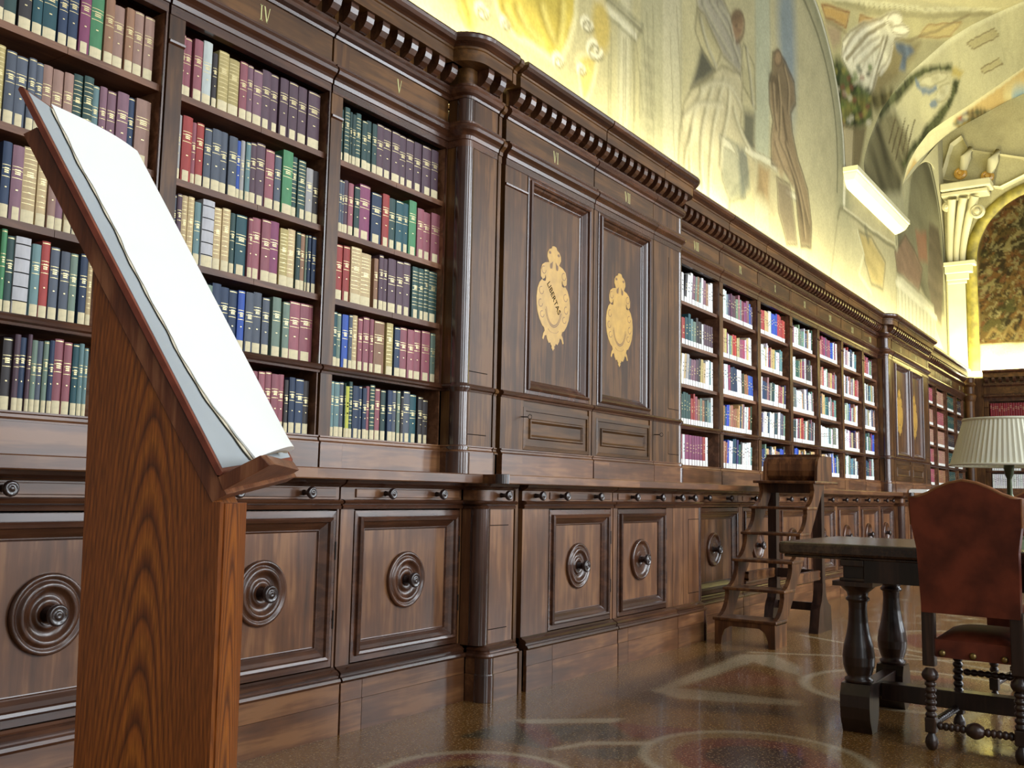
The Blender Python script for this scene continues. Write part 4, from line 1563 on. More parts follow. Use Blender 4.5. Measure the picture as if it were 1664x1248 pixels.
# pilaster panel under the impost
B_ = (1260, 290, 4.119)
P.poly(wl(*B_, [(430, 200), (810, 480), (810, 1250), (360, 700)]), (176, 168, 128), .05, .5, (130, 122, 90), .04, .6)
P.line(wl(*B_, [(420, 260), (440, 190), (800, 470), (805, 520)]), .03, (126, 120, 90), .8)
P.line(wl(*B_, [(460, 200), (800, 440)]), .018, (206, 198, 160), .8)
P.poly(wl(*B_, [(555, 350), (640, 380), (735, 560), (720, 740), (640, 700), (600, 560)]), (168, 146, 82), .07, .75, (104, 98, 74), .04, .7, (1.4, 3.5, 1.1))
P.line(wl(*B_, [(550, 360), (590, 500), (560, 640), (640, 760)]), .035, (206, 200, 160), .7)
P.line(wl(*B_, [(600, 330), (620, 400)]), .06, (92, 92, 72), .6)
# second bay: dark draperies, white architecture
P.poly(wl(*B_, [(812, 330), (905, 0), (960, -220), (1090, 20), (1125, 500), (1130, 900), (1050, 900), (960, 700), (880, 650), (815, 640)]), (112, 108, 82), .06, .95, None, 0, 0, (1.35, 1.6, 1.5))
P.poly(wl(*B_, [(800, 500), (870, 380), (930, 480), (985, 600), (960, 760), (880, 690), (820, 640)]), (134, 104, 82), .06, .8, (80, 64, 48), .04, .6, (1.2, 3, 1.4))
P.poly(wl(*B_, [(1030, 300), (1090, 330), (1125, 620), (1110, 980), (1060, 900), (1020, 700)]), (98, 84, 66), .06, .8, None, 0, 0, (1.5, 3, 1.4))
P.poly(wl(*B_, [(860, 20), (905, 20), (880, 330), (850, 330)]), (184, 180, 140), .05, .7)
P.poly(wl(*B_, [(940, 350), (1010, 360), (1020, 560), (960, 540)]), (150, 92, 70), .07, .65)
P.poly(wl(*B_, [(815, 650), (880, 690), (960, 760), (1060, 850), (1080, 1000), (1130, 1160), (815, 960)]), (196, 192, 160), .05, .85, (140, 134, 100), .03, .6)
for k in range(11):
    x = 822 + k * 24
    P.line(wl(*B_, [(x, 745 + k * 20), (x + 3, 890 + k * 22)]), .035, (150, 144, 112), .6)
P.line(wl(*B_, [(812, 700), (1080, 930)]), .05, (214, 208, 176), .8)
arc2 = [(17.42 + 1.95 * math.cos(a), 5.3 + 1.95 * math.sin(a)) for a in np.linspace(-.2, math.pi + .2, 30)]
P.line(arc2, .10, (188, 184, 146), .9)
P.line(arc2, .03, (110, 104, 78), .8)
P.wobble(0, 1, 1)
P.grunge(4.5, 11, .12)
P.grunge(12, 12, .08)
P.mul(np.clip((Vv * 0 + vnoise(U * 3, Vv * .5, 1.5, 44, 4) - .5) * 2, 0, 1) * .5, (.86, .87, .84))
P.C = np.clip((P.C * .94 + np.array(srgb(170, 160, 112)[:3]) * .06) * .54, 0, 1)
w_ = grid_mesh('wall_left', np.stack([U, np.full_like(U, YW), Vv], -1), P.C, FRESCO, flip=True)
w_['kind'] = 'structure'

# ================================================================== vault over the second bay


def resample(pts, n):
    pts = np.array(pts, float)
    d = np.r_[0, np.cumsum(np.linalg.norm(np.diff(pts, axis=0), axis=1))]
    t = np.linspace(0, d[-1], n)
    # smooth through Catmull-like interpolation
    out = np.stack([np.interp(t, d, pts[:, k]) for k in range(3)], 1)
    for _ in range(6):
        out[1:-1] = (out[:-2] + 2 * out[1:-1] + out[2:]) / 4
    return out


def onwall(Pts):
    """elevation coordinates of points: where the sight line from the middle of the hall meets the wall plane"""
    d = Pts - CAM
    t = (YW - CAM[1]) / d[..., 1]
    q = CAM + d * t[..., None]
    return q[..., 0], q[..., 2]


LC = resample([(10.75 + 1.95 * math.cos(a), YW - .004, 5.3 + 1.95 * math.sin(a)) for a in np.linspace(-.08, 1.75, 30)], 120)
RC = resample([at_x(px, py, x) for px, py, x in ((1409, 300, 13.65), (1402, 266, 13.62), (1412, 228, 13.8), (1430, 182, 14.1), (1453, 148, 14.5), (1478, 119, 15.0), (1539, 65, 16.0), (1580, 40, 16.5), (1624, 19, 17.2), (1700, -14, 18.0))], 120)
RC2 = resample([at_x(px, py, x) for px, py, x in ((1471, 352, 15.5), (1466, 303, 15.75), (1474, 270, 16.0), (1488, 243, 16.3), (1510, 214, 16.75), (1539, 194, 17.2), (1576, 170, 17.8), (1620, 140, 18.3), (1664, 109, 18.8), (1700, 85, 19.2))], 120)
s_ = np.linspace(0, 1, 110)


def ruled(A, Bc, bow=0.0, s=s_):
    G = A[None] * (1 - s)[:, None, None] + Bc[None] * s[:, None, None]
    if bow:
        G[..., 1] += bow * np.sin(np.pi * s)[:, None]
    G[..., 1] = np.minimum(G[..., 1], YW - .004)
    return G


def sp_poly(P, ox, oy, sc, pts, *a, **k):
    P.poly([Wl(ox + x / sc, oy + y / sc) for x, y in pts], *a, **k)


D_ = (1260, 0, 4.119)
G = ruled(LC, RC, .10)
u, v = onwall(G)
P = Painting(u, v, (176, 166, 116))
P.grunge(1.2, 61, .14)
P.wobble(.04, 1.5, 62)
sp_poly(P, *D_, [(230, -60), (1664, -60), (1664, 10), (1450, 85), (1000, 110), (620, 60), (400, -10)], (186, 176, 128), .05, .8)
P.line([Wl(1260 + x / 4.119, y / 4.119) for x, y in ((380, 0), (620, 70), (1000, 105), (1450, 90))], .05, (140, 130, 88), .6)
P.line([Wl(1260 + x / 4.119, y / 4.119) for x, y in ((330, -20), (640, 20), (1000, 60), (1500, 60))], .04, (206, 198, 150), .7)
for k in range(28):
    P.ell(Wl(1260 + (560 + k * 34) / 4.119, (34 + 26 * math.sin(min(1, k / 16) * 1.5)) / 4.119), .05, .05, (126, 116, 80), .5, .6)
sp_poly(P, *D_, [(310, 30), (495, 90), (470, 190), (330, 110)], (178, 138, 72), .05, .8, (126, 84, 48), .03, .8)
sp_poly(P, *D_, [(565, 105), (700, 130), (560, 175)], (176, 136, 74), .05, .75, (126, 84, 48), .03, .7)
sp_poly(P, *D_, [(1020, 160), (1250, 150), (1170, 240), (960, 250)], (184, 160, 96), .05, .6, (140, 104, 60), .03, .7)
sp_poly(P, *D_, [(330, 150), (440, 200), (430, 300), (385, 330)], (150, 120, 96), .07, .6)
P.line([Wl(1260 + x / 4.119, y / 4.119) for x, y in ((335, 130), (500, 250), (900, 270), (1080, 200), (1300, 100))], .03, (128, 112, 76), .6)
# niche shade, statue, wreath
sp_poly(P, *D_, [(640, 640), (700, 300), (980, 280), (860, 480), (700, 640)], (128, 112, 70), .10, .75)
WH, WS = (216, 208, 170), (140, 128, 92)
sp_poly(P, *D_, [(440, 390), (450, 280), (500, 210), (600, 150), (700, 120), (760, 90), (830, 110), (850, 160), (890, 195), (885, 235), (800, 270), (775, 330), (770, 400), (720, 490), (690, 500), (650, 600), (630, 650), (540, 610), (480, 470)], WH, .05, .97, WS, .03, .8, (1.15, 2.6, 1.0))
P.pell(1260 + 800 / 4.119, 135 / 4.119, 12, 12, (220, 212, 174), .06, .95, WS, .03, .7)
P.pell(1260 + 775 / 4.119, 165 / 4.119, 4, 6, (160, 148, 110), .04, .7)
P.pell(1260 + 838 / 4.119, 205 / 4.119, 14, 8, (224, 216, 178), .05, .95, WS, .03, .7)
cs = lambda pts: [(1260 + x / 4.119, y / 4.119) for x, y in pts]
P.folds([cs(q) for q in ([(450, 380), (500, 270), (600, 180), (720, 130)], [(480, 400), (560, 280), (680, 190)], [(520, 400), (620, 300), (700, 250)], [(470, 330), (520, 240), (620, 170)],
                         [(720, 260), (700, 360), (660, 470)], [(780, 290), (760, 400), (700, 490)], [(600, 420), (560, 520), (570, 600)], [(650, 380), (660, 470), (620, 600)])], .035, WS, (232, 224, 190), .8)
P.line([Wl(1260 + x / 4.119, y / 4.119) for x, y in ((470, 400), (620, 230), (740, 150))], .03, WS, .8)
P.line([Wl(1260 + x / 4.119, y / 4.119) for x, y in ((560, 430), (700, 300), (725, 240))], .03, WS, .7)
P.line([Wl(1260 + x / 4.119, y / 4.119) for x, y in ((650, 600), (700, 420), (750, 240))], .035, (104, 92, 62), .8)
P.pell(1260 + 610 / 4.119, 470 / 4.119, 14, 26, (226, 218, 180), .2, .6)
sp_poly(P, *D_, [(800, 290), (905, 300), (930, 340), (880, 400), (870, 490), (830, 470), (850, 380), (810, 340)], (104, 116, 122), .05, .9, None, 0, 0, (.8, 4, 1.2))
sp_poly(P, *D_, [(380, 400), (430, 400), (520, 520), (640, 610), (650, 800), (560, 880), (440, 860), (420, 640), (390, 500)], (70, 78, 38), .08, .95, None, 0, 0, (.3, 4.5, 2.2))
sp_poly(P, *D_, [(430, 690), (600, 660), (610, 760), (450, 780)], (126, 118, 56), .08, .8, None, 0, 0, (.1, 6, 2))
for k in range(60):
    r_ = random.Random(k)
    P.pell(1260 + (400 + r_.random() * 240) / 4.119, (440 + r_.random() * 400) / 4.119, 3.5, 3.5, r_.choice([(196, 186, 150), (120, 70, 52), (40, 54, 26), (150, 140, 70), (30, 40, 20), (96, 110, 52)]), .04, .85)
sp_poly(P, *D_, [(640, 630), (790, 590), (780, 690), (690, 760), (640, 720)], (84, 76, 40), .08, .9, None, 0, 0, (.5, 5, 2))
sp_poly(P, *D_, [(445, 850), (525, 860), (515, 1150), (465, 1140)], (176, 160, 116), .05, .9, (110, 96, 66), .03, .8)
sp_poly(P, *D_, [(525, 860), (610, 850), (560, 1140), (515, 1150)], (112, 98, 64), .06, .9)
P.wobble(0, 1, 1)
P.grunge(5, 66, .12)
g1 = grid_mesh('ceiling', G, P.C * .66, FRESCO)
g1['kind'] = 'structure'

G = ruled(RC, RC2, .05)
u, v = onwall(G)
P = Painting(u, v, (188, 180, 134))
P.wobble(.05, 1.5, 72)
P.grunge(1.2, 71, .12)
P.line(list(zip(*onwall(RC))), .10, (212, 204, 158), .8)
sp_poly(P, *D_, [(560, 1150), (600, 960), (690, 760), (800, 740), (880, 900), (900, 1040), (830, 1300), (700, 1300)], (104, 96, 62), .1, .85, None, 0, 0, (1.1, 2.6, 2.0))
sp_poly(P, *D_, [(660, 760), (780, 610), (900, 500), (1000, 450), (1180, 430), (1190, 480), (1040, 490), (930, 560), (780, 720), (700, 800)], (70, 74, 40), .06, .95, None, 0, 0, (.3, 5, 2))
sp_poly(P, *D_, [(1190, 540), (1235, 540), (1220, 620), (1150, 760), (1060, 900), (940, 1010), (860, 1130), (840, 1090), (930, 950), (1060, 780), (1170, 650)], (70, 74, 40), .06, .95, None, 0, 0, (.3, 5, 2))
for a0, b0 in (((940, 560), (1080, 590)), ((1040, 700), (1150, 600))):
    P.line([Wl(1260 + x / 4.119, y / 4.119) for x, y in (a0, ((a0[0] + b0[0]) / 2 - 20, (a0[1] + b0[1]) / 2 + 40), b0)], .07, (112, 124, 130), .9)
P.pell(1260 + 1060 / 4.119, 535 / 4.119, 24, 9, (200, 192, 148), .08, .9, (150, 142, 100), .04, .6, None, -.35)
P.pell(1260 + 1070 / 4.119, 530 / 4.119, 6, 4, (150, 142, 100), .08, .7)
P.pell(1260 + 1125 / 4.119, 625 / 4.119, 18, 9, (200, 192, 148), .08, .9, (150, 142, 100), .04, .6, None, -1.0)
P.pell(1260 + 1120 / 4.119, 620 / 4.119, 5, 4, (150, 142, 100), .08, .7)
sp_poly(P, *D_, [(1190, 450), (1260, 470), (1230, 530), (1180, 510)], (176, 156, 80), .06, .8)
sp_poly(P, *D_, [(1280, 290), (1460, 190), (1500, 240), (1320, 330)], (168, 156, 106), .05, .8, (110, 90, 56), .03, .8)
sp_poly(P, *D_, [(1370, 460), (1500, 390), (1520, 430), (1400, 490)], (176, 164, 112), .05, .8, (110, 90, 56), .03, .8)
for k in range(7):
    x0_, y0_ = 760 + k * 22, 800 + (k % 3) * 50
    P.line([Wl(1260 + x / 4.119, y / 4.119) for x, y in ((x0_, y0_ + 160), (x0_ + 40, y0_))], .025, (84, 70, 44), .8)
P.wobble(0, 1, 1)
P.grunge(5, 76, .1)
g2 = grid_mesh('ceiling', G, P.C * .66, FRESCO)
g2['kind'] = 'structure'

# webs towards the end wall
DC = resample([(XE - .01, YW - .01, 7.9)] + [at_x(px, py, XE) for px, py in ((1562, 205), (1590, 190), (1630, 168), (1700, 135))], 120)
AC = resample([at_y(1471, 352, .345)] + [(17.42 + 1.95 * math.cos(a), YW - .01, 5.3 + 1.95 * math.sin(a)) for a in np.linspace(2.5, 1.5, 8)], 120)
LA = resample([(17.42 + 1.95 * math.cos(a), YW - .01, 5.3 + 1.95 * math.sin(a)) for a in np.linspace(0, math.pi * .5, 24)], 40)
k0 = 14
R3 = RC2[k0:]
D3 = resample(DC, len(R3))
G = ruled(R3, D3, .04)
u, v = onwall(G)
P = Painting(u, v, (186, 160, 104))
P.grunge(1.0, 81, .12)
P.wobble(.05, 1.5, 82)
sp_poly(P, *D_, [(900, 1000), (1180, 780), (1240, 900), (1120, 1060), (1000, 1200)], (206, 200, 158), .06, .9)
sp_poly(P, *D_, [(1190, 740), (1400, 720), (1480, 810), (1340, 860), (1280, 960), (1230, 880)], (92, 84, 56), .08, .8, None, 0, 0, (.4, 4, 2.2))
sp_poly(P, *D_, [(1220, 830), (1380, 800), (1340, 860), (1260, 870)], (196, 172, 92), .06, .8)
P.pell(1260 + 1650 / 4.119, 640 / 4.119, 30, 24, (190, 178, 128), .2, .9)
P.pell(1260 + 1655 / 4.119, 640 / 4.119, 18, 15, (132, 152, 156), .2, .95)
for k in range(18):
    r_ = random.Random(100 + k)
    P.pell(1260 + (1200 + r_.random() * 260) / 4.119, (730 + r_.random() * 110) / 4.119, 5, 3, r_.choice([(190, 180, 140), (146, 76, 48), (70, 76, 50), (106, 124, 128)]), .06, .85)
P.line(list(zip(*onwall(R3))), .08, (206, 198, 152), .85)
P.grunge(5, 86, .1)
g3 = grid_mesh('ceiling', G, P.C * .66, FRESCO)
g3['kind'] = 'structure'
LA2 = resample(np.vstack([LA, R3[:1]]), 60)
DC2 = resample([(XE - .01, YW - .01, z) for z in (5.3, 6.2, 7.1, 7.9)], 60)
G = ruled(LA2, DC2, 0, np.linspace(0, 1, 20))
P = Painting(*onwall(G), (204, 196, 152))
P.grunge(1.0, 88, .1)
g4 = grid_mesh('ceiling', G, P.C * .66, FRESCO)
g4['kind'] = 'structure'

# ================================================================== end wall with the painted arch
STUCCO = plain('cream_stucco', srgb(188, 180, 140), .8, .2, noise=.06, nscale=3, bump=.1)
gy = np.array(lin(-5.0, -1.7, .1) + lin(-1.7, .36, .015) + [.36])
gz = np.array([0, 1.5, 3.0] + lin(3.15, 9.6, .025))
U, Vv = np.meshgrid(gy, gz, indexing='ij')
P = Painting(U, Vv, (200, 190, 140))


def We(px, py):
    p = at_x(px, py, XE)
    return (p[1], p[2])


E_ = (1520, 300, 3.285)
P.grunge(.8, 91, .08)
RA, CY = 1.4, -1.4
ins = [(0 - .19, 3.85), (-.19, 5.43)] + [(CY + (RA - .19) * math.cos(a), 5.43 + (RA - .19) * math.sin(a)) for a in np.linspace(0, math.pi, 24)] + [(2 * CY + .19, 5.43), (2 * CY + .19, 3.85)]
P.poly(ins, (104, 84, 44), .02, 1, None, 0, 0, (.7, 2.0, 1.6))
P.wobble(.12, 1.6, 93)
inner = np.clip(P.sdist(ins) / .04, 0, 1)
for k, (sc_, th, col, am) in enumerate(((1.6, .52, (62, 54, 28), .9), (2.4, .55, (128, 92, 48), .7), (3.5, .56, (86, 84, 46), .8), (5.5, .58, (54, 44, 26), .9), (7, .60, (150, 138, 88), .75), (9, .60, (112, 70, 42), .7), (14, .60, (160, 150, 104), .6), (18, .58, (48, 42, 24), .7))):
    nn = vnoise(P.wu + .4 * Vv, P.wv, sc_, 700 + k, 3)
    P.blend(np.clip((nn - th) * 12, 0, 1) * inner, col, am)
for k in range(5):
    y0_ = -.35 - .22 * k
    P.line([(y0_, 3.98), (y0_ - .06, 4.12), (y0_ - .16, 4.05)], .02, (150, 130, 78), .8)
P.wobble(0, 1, 1)
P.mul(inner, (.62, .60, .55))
P.grunge(6, 95, .16)
w2 = grid_mesh('wall_far', np.stack([np.full_like(U, XE), U, Vv], -1), P.C * .62, FRESCO, flip=False)
w2['kind'] = 'structure'
ARCHM = plain('yellow_marbled_archivolt', srgb(128, 116, 44), .6, noise=.35, nscale=7)
pth = [(0, 3.36), (0, 5.43)] + [(CY + RA * math.cos(a), 5.43 + RA * math.sin(a)) for a in np.linspace(0, math.pi, 28)[1:]] + [(2 * CY, 3.36)]
pin = [(-.19, 3.36), (-.19, 5.43)] + [(CY + (RA - .19) * math.cos(a), 5.43 + (RA - .19) * math.sin(a)) for a in np.linspace(0, math.pi, 28)[1:]] + [(2 * CY + .19, 3.36)]
mb = MB()
n = len(pth)
mid = [((a[0] + b_[0]) / 2, (a[1] + b_[1]) / 2) for a, b_ in zip(pth, pin)]
rows = [(pth, XE), (pth, XE - .03), (mid, XE - .06), (pin, XE - .03), (pin, XE + .001)]
vs = []
for r_, x in rows:
    vs += [(x, a, c) for a, c in r_]
mb.add(vs, [(j * n + i, j * n + i + 1, (j + 1) * n + i + 1, (j + 1) * n + i) for j in range(4) for i in range(n - 1)], True)
o = part('trim_2', mb, ARCHM)
o['kind'] = 'structure'

# stucco corner pilaster with impost and tall volute capital
cp = thing('stucco_pilaster', 'cream stucco corner pilaster with tall volute capital left of the painted arch', 'pilaster', (XE - .04, .15, 3.33))
part('shaft', MB().box(XE - .08, XE - .001, 0.01, .31, 3.33, 5.03), STUCCO, cp)
mb = MB()
for z0, z1, e, dx in ((5.02, 5.08, .02, .10), (5.08, 5.20, .06, .14), (5.20, 5.33, .13, .22), (5.33, 5.41, .19, .26)):
    mb.box(XE - dx, XE - .001, .0 - e, .31 + e * .2, z0, z1)
part('impost', mb, STUCCO, cp, bevel=.012)
mb = MB()
for k in range(3):
    y0_ = .30 - .105 * k
    pts = []
    for j in range(9):
        t = j / 8
        pts.append((XE - .10 - .24 * t ** 2.2, y0_ - .05 - (.10 + .09 * k) * t ** 1.7, 5.42 + 1.15 * t))
    mb.tube(pts, [.050 + .030 * (j / 8) for j in range(9)], 10)
part('flutes', mb, STUCCO, cp)
mb = MB().lathe([(.13, 0), (.13, .05), (.10, .07), (.09, .04), (.06, .04), (.05, .08), (.02, .09)], (XE - .30, -.28, 6.28), (-1, .15, 0), 18)
mb.lathe([(.09, 0), (.09, .05), (.05, .06), (.03, .09)], (XE - .26, .24, 6.45), (-1, .15, 0), 16)
part('volute', mb, STUCCO, cp)
mb = MB().box(XE - .40, XE, -.46, .33, 6.62, 6.70)
mb.box(XE - .46, XE, -.52, .33, 6.72, 6.86)
part('abacus', mb, STUCCO, cp, bevel=.02)

# impost block of the long wall
ib = MB().sweep([(12.75, YW - .002), (12.75, YW - .02), (15.42, YW - .02), (15.42, YW - .002)],
                [(-.018, 5.05), (.0, 5.05), (.05, 5.08), (.11, 5.13), (.15, 5.20), (.155, 5.22), (.17, 5.23), (.17, 5.29), (-.018, 5.29)])
o = part('impost_block', ib, STUCCO)
tag(o, 'long white stucco impost block jutting from the frescoed wall', 'cornice')

# hexagonal coffers of the far vault (stucco frames on the end wall)
def stucco_frame(pts, w, x0):
    mb = MB()
    n = len(pts)
    c = np.array(pts).mean(0)
    inn = [tuple(c + (np.array(p) - c) * (1 - w)) for p in pts]
    for i in range(n):
        a, b_, d, e = pts[i], pts[(i + 1) % n], inn[(i + 1) % n], inn[i]
        m1 = tuple((np.array(a) + np.array(e)) / 2)
        m2 = tuple((np.array(b_) + np.array(d)) / 2)
        vs = [(x0, *a), (x0, *b_), (x0 - .09, *m2), (x0 - .09, *m1), (x0, *e), (x0, *d)]
        mb.add(vs, [(0, 1, 2, 3), (3, 2, 5, 4), (0, 3, 4), (1, 5, 2)])
    return mb


cf = thing('coffer', 'hexagonal cream stucco coffer with rosettes high on the end wall', 'coffer', (XE, -.6, 7.4))
pts = [We(1260 + x / 4.119, y / 4.119) for x, y in ((1085, 1210), (1160, 960), (1240, 900), (1290, 1000), (1700, 1060), (1800, 1130), (1520, 1270), (1140, 1225))]
part('frame', stucco_frame(pts, .16, XE), STUCCO, cf)
for q in ((1240, 1180), (1420, 1200)):
    c = We(1260 + q[0] / 4.119, q[1] / 4.119)
    part('rosette', MB().lathe([(.12, 0), (.11, .04), (.07, .06), (.04, .04), (.03, .08)], (XE, c[0], c[1] + .05), (-1, 0, 0), 12), INLAY, cf, label='gilded rosette')
    part('acanthus_leaf', MB().tube([(XE - .03, c[0] - .05, c[1] + .12), (XE - .14, c[0] - .12, c[1] + .3), (XE - .06, c[0] - .2, c[1] + .5)], [.07, .1, .05], 8), STUCCO, cf)

# plain far side of the hall with its tall windows (behind the camera)
PLASTER = plain('cream_plaster', srgb(214, 206, 180), .9, .2, noise=.04, nscale=2)
mb = MB()
edges = [-2.5]
for wx in (-1.6, 2.4, 6.4, 10.4, 14.4):
    mb.box(edges[-1], wx - .85, -8.2, -7.9, 0, 7.5)
    mb.box(wx - .85, wx + .85, -8.2, -7.9, 0, 1.1)
    mb.box(wx - .85, wx + .85, -8.2, -7.9, 6.1, 7.5)
    edges.append(wx + .85)
mb.box(edges[-1], XE, -8.2, -7.9, 0, 7.5)
struct('wall_right', mb, PLASTER)

# ================================================================== lectern with the open volume
E1 = np.array([.56641, -.82413, 0.0])      # across the slope, to the right
E2 = np.array([.82413, .56641, 0.0])       # away from the camera
P0 = np.array([.8931, -1.9508, .9769])
ta = math.radians(4.0)
E2T = E2 * math.cos(ta) + np.array([0, 0, math.sin(ta)])
SD = -.4988 * E1 + .8667 * np.array([0, 0, 1.0])
ND = .8667 * E1 + .4988 * np.array([0, 0, 1.0])


def PL(u, w, v):
    return tuple(P0 + E1 * u + E2 * v + np.array([0, 0, w]))


def DL_(s, n, v):
    return tuple(P0 + SD * s + ND * n + E2T * v)


def oak_mat(name, axis_u, cen, d, taper, freq, top=None):
    """ash boards with cathedral figure; local axes: object coordinates (u,w) of the lectern"""
    m, nt, b = mat_base(name, .33, .5, .3, .2)
    tc = nd(nt, 'ShaderNodeTexCoord')
    sep = nd(nt, 'ShaderNodeVectorMath', operation='DOT_PRODUCT')
    sep.inputs[1].default_value = axis_u
    nt.links.new(tc.outputs['Object'], sep.inputs[0])
    sx = nd(nt, 'ShaderNodeSeparateXYZ')
    nt.links.new(tc.outputs['Object'], sx.inputs[0])
    mp = nd(nt, 'ShaderNodeMapping')
    mp.inputs['Scale'].default_value = (9, 9, 2.2)
    nz = nd(nt, 'ShaderNodeTexNoise')
    nz.inputs['Scale'].default_value = 1.0
    nz.inputs['Detail'].default_value = 3
    nt.links.new(tc.outputs['Object'], mp.inputs[0])
    nt.links.new(mp.outputs[0], nz.inputs['Vector'])

    def M(op, a, b_=None, c=None):
        n = nd(nt, 'ShaderNodeMath', operation=op)
        for i, q in enumerate((a, b_, c)):
            if q is None:
                continue
            if isinstance(q, (int, float)):
                n.inputs[i].default_value = q
            else:
                nt.links.new(q, n.inputs[i])
        return n.outputs[0]
    u = M('SUBTRACT', sep.outputs['Value'], cen)
    u = M('ADD', u, M('MULTIPLY', M('SUBTRACT', nz.outputs[0], .5), .014))
    r = M('SQRT', M('ADD', M('MULTIPLY', u, u), d * d))
    f = M('ADD', M('MULTIPLY', r, freq), M('MULTIPLY', sx.outputs['Z'], freq * taper))
    f = M('ADD', f, M('MULTIPLY', nz.outputs[0], .5))
    fr = M('FRACT', f)
    rp = ramp(nt, [(0.0, srgb(84, 42, 16)), (.14, srgb(112, 56, 19)), (.5, srgb(156, 88, 28)), (.86, srgb(140, 74, 24)), (1.0, srgb(84, 42, 16))])
    nt.links.new(fr, rp.inputs[0])
    mp2 = nd(nt, 'ShaderNodeMapping')
    mp2.inputs['Scale'].default_value = (420, 420, 26)
    fn = nd(nt, 'ShaderNodeTexNoise')
    fn.inputs['Scale'].default_value = 1.0
    nt.links.new(tc.outputs['Object'], mp2.inputs[0])
    nt.links.new(mp2.outputs[0], fn.inputs['Vector'])
    mr = nd(nt, 'ShaderNodeMapRange')
    mr.inputs['From Min'].default_value = .3
    mr.inputs['From Max'].default_value = .7
    mr.inputs['To Min'].default_value = .62
    mr.inputs['To Max'].default_value = 1.25
    nt.links.new(fn.outputs[0], mr.inputs['Value'])
    calm = nd(nt, 'ShaderNodeMix', data_type='RGBA')
    q_ = M('MINIMUM', M('MULTIPLY', M('ABSOLUTE', u), 11.0), .72)
    nt.links.new(q_, calm.inputs[0])
    nt.links.new(rp.outputs[0], calm.inputs[6])
    calm.inputs[7].default_value = srgb(120, 62, 22)
    hs = nd(nt, 'ShaderNodeHueSaturation')
    nt.links.new(mr.outputs[0], hs.inputs['Value'])
    nt.links.new(calm.outputs[2], hs.inputs['Color'])
    nt.links.new(hs.outputs[0], b.inputs['Base Color'])
    bp = nd(nt, 'ShaderNodeBump')
    bp.inputs['Strength'].default_value = .25
    bp.inputs['Distance'].default_value = .001
    nt.links.new(fn.outputs[0], bp.inputs['Height'])
    nt.links.new(bp.outputs[0], b.inputs['Normal'])
    return m


OAK_F = oak_mat('ash_front_cathedral_grain', tuple(E1), -.008, .060, .055, 262)
OAK_S = oak_mat('ash_side_grain', tuple(E2), .06, .05, .07, 150)
OAK_B = wood('ash_desk_board', srgb(70, 34, 18), srgb(104, 54, 28), srgb(136, 84, 52), 'z', rough=.4, scale=2.5, bump=.4, vary=.05)
LEATHER = plain('russet_leather_cover', srgb(126, 62, 44), .45, noise=.25, nscale=30, bump=.15)
ENDP = plain('blue_grey_endpaper', srgb(170, 176, 178), .8, noise=.04, nscale=8)
PAGE = plain('white_page', srgb(244, 244, 238), .75, .2)
PAGE_E = plain('aged_page_edge', srgb(214, 202, 176), .8, noise=.1, nscale=60)

lec = thing('lectern', 'orange-brown ash wood lectern with a steep desk, in the left foreground', 'lectern', tuple(P0 + E1 * -.08 + E2 * .07 - np.array([0, 0, P0[2]])))
front = [(-.153, -.9769), (.0206, -.9769), (.0106, .0), (-.0, .0), (-.1858, .3225)]
part('front_panel', MB().prism(front, PL, .002, .020), OAK_F, lec, org=PL(-.08, -.3, .01))
body = [(-.150, -.9769), (.0226, -.9769), (.0126, -.002), (-.001, -.002), (-.1850, .3205)]
part('side_board', MB().prism(body, PL, .0215, .134), OAK_S, lec, org=PL(-.08, -.3, .01))
part('desk_board', MB().prism([(0, 0), (.602, 0), (.602, .022), (0, .022)], DL_, 0, .45), OAK_B, lec, bevel=.0015)
mb = MB()
lipn = [(.007, .020), (.007, .0936), (.0256, .088), (.0275, .0225)]
lipf = [(.007, .020), (.007, .036), (.0256, .034), (.0275, .0225)]
vs = [DL_(s, n_, -.001) for s, n_ in lipn] + [DL_(s, n_, .03) for s, n_ in lipn] + [DL_(s, n_, .43) for s, n_ in lipf]
mb.add(vs, [(i, (i + 1) % 4, 4 + (i + 1) % 4, 4 + i) for i in range(4)] + [(4 + i, 4 + (i + 1) % 4, 8 + (i + 1) % 4, 8 + i) for i in range(4)] + [(0, 1, 2, 3), (8, 9, 10, 11)])
part('book_ledge', mb, OAK_B, lec, bevel=.001)
part('foot', MB().prism([(-.24, -.9769), (.10, -.9769), (.08, -.93), (-.22, -.93)], PL, -.06, .22), OAK_S, lec, org=PL(-.08, -.95, .05))

bk = thing('open_book', 'large open volume with blank white pages resting on the lectern', 'book', DL_(.03, .03, .2))
cov = [(.030, .0235), (.664, .0235), (.667, .0275), (.664, .0315), (.030, .0315), (.027, .0275)]
part('cover', MB().prism(cov, DL_, -.004, .445), LEATHER, bk, bevel=.002)
part('endpaper', MB().prism([(.036, .0316), (.659, .0316), (.659, .0324), (.036, .0324)], DL_, .006, .43), ENDP, bk)


def vnear(s):
    q = max(0.0, (.24 - s) / .20)
    return .066 + .088 * q ** 1.6 + .004 * math.sin(s * 31) + .002 * math.sin(s * 77)


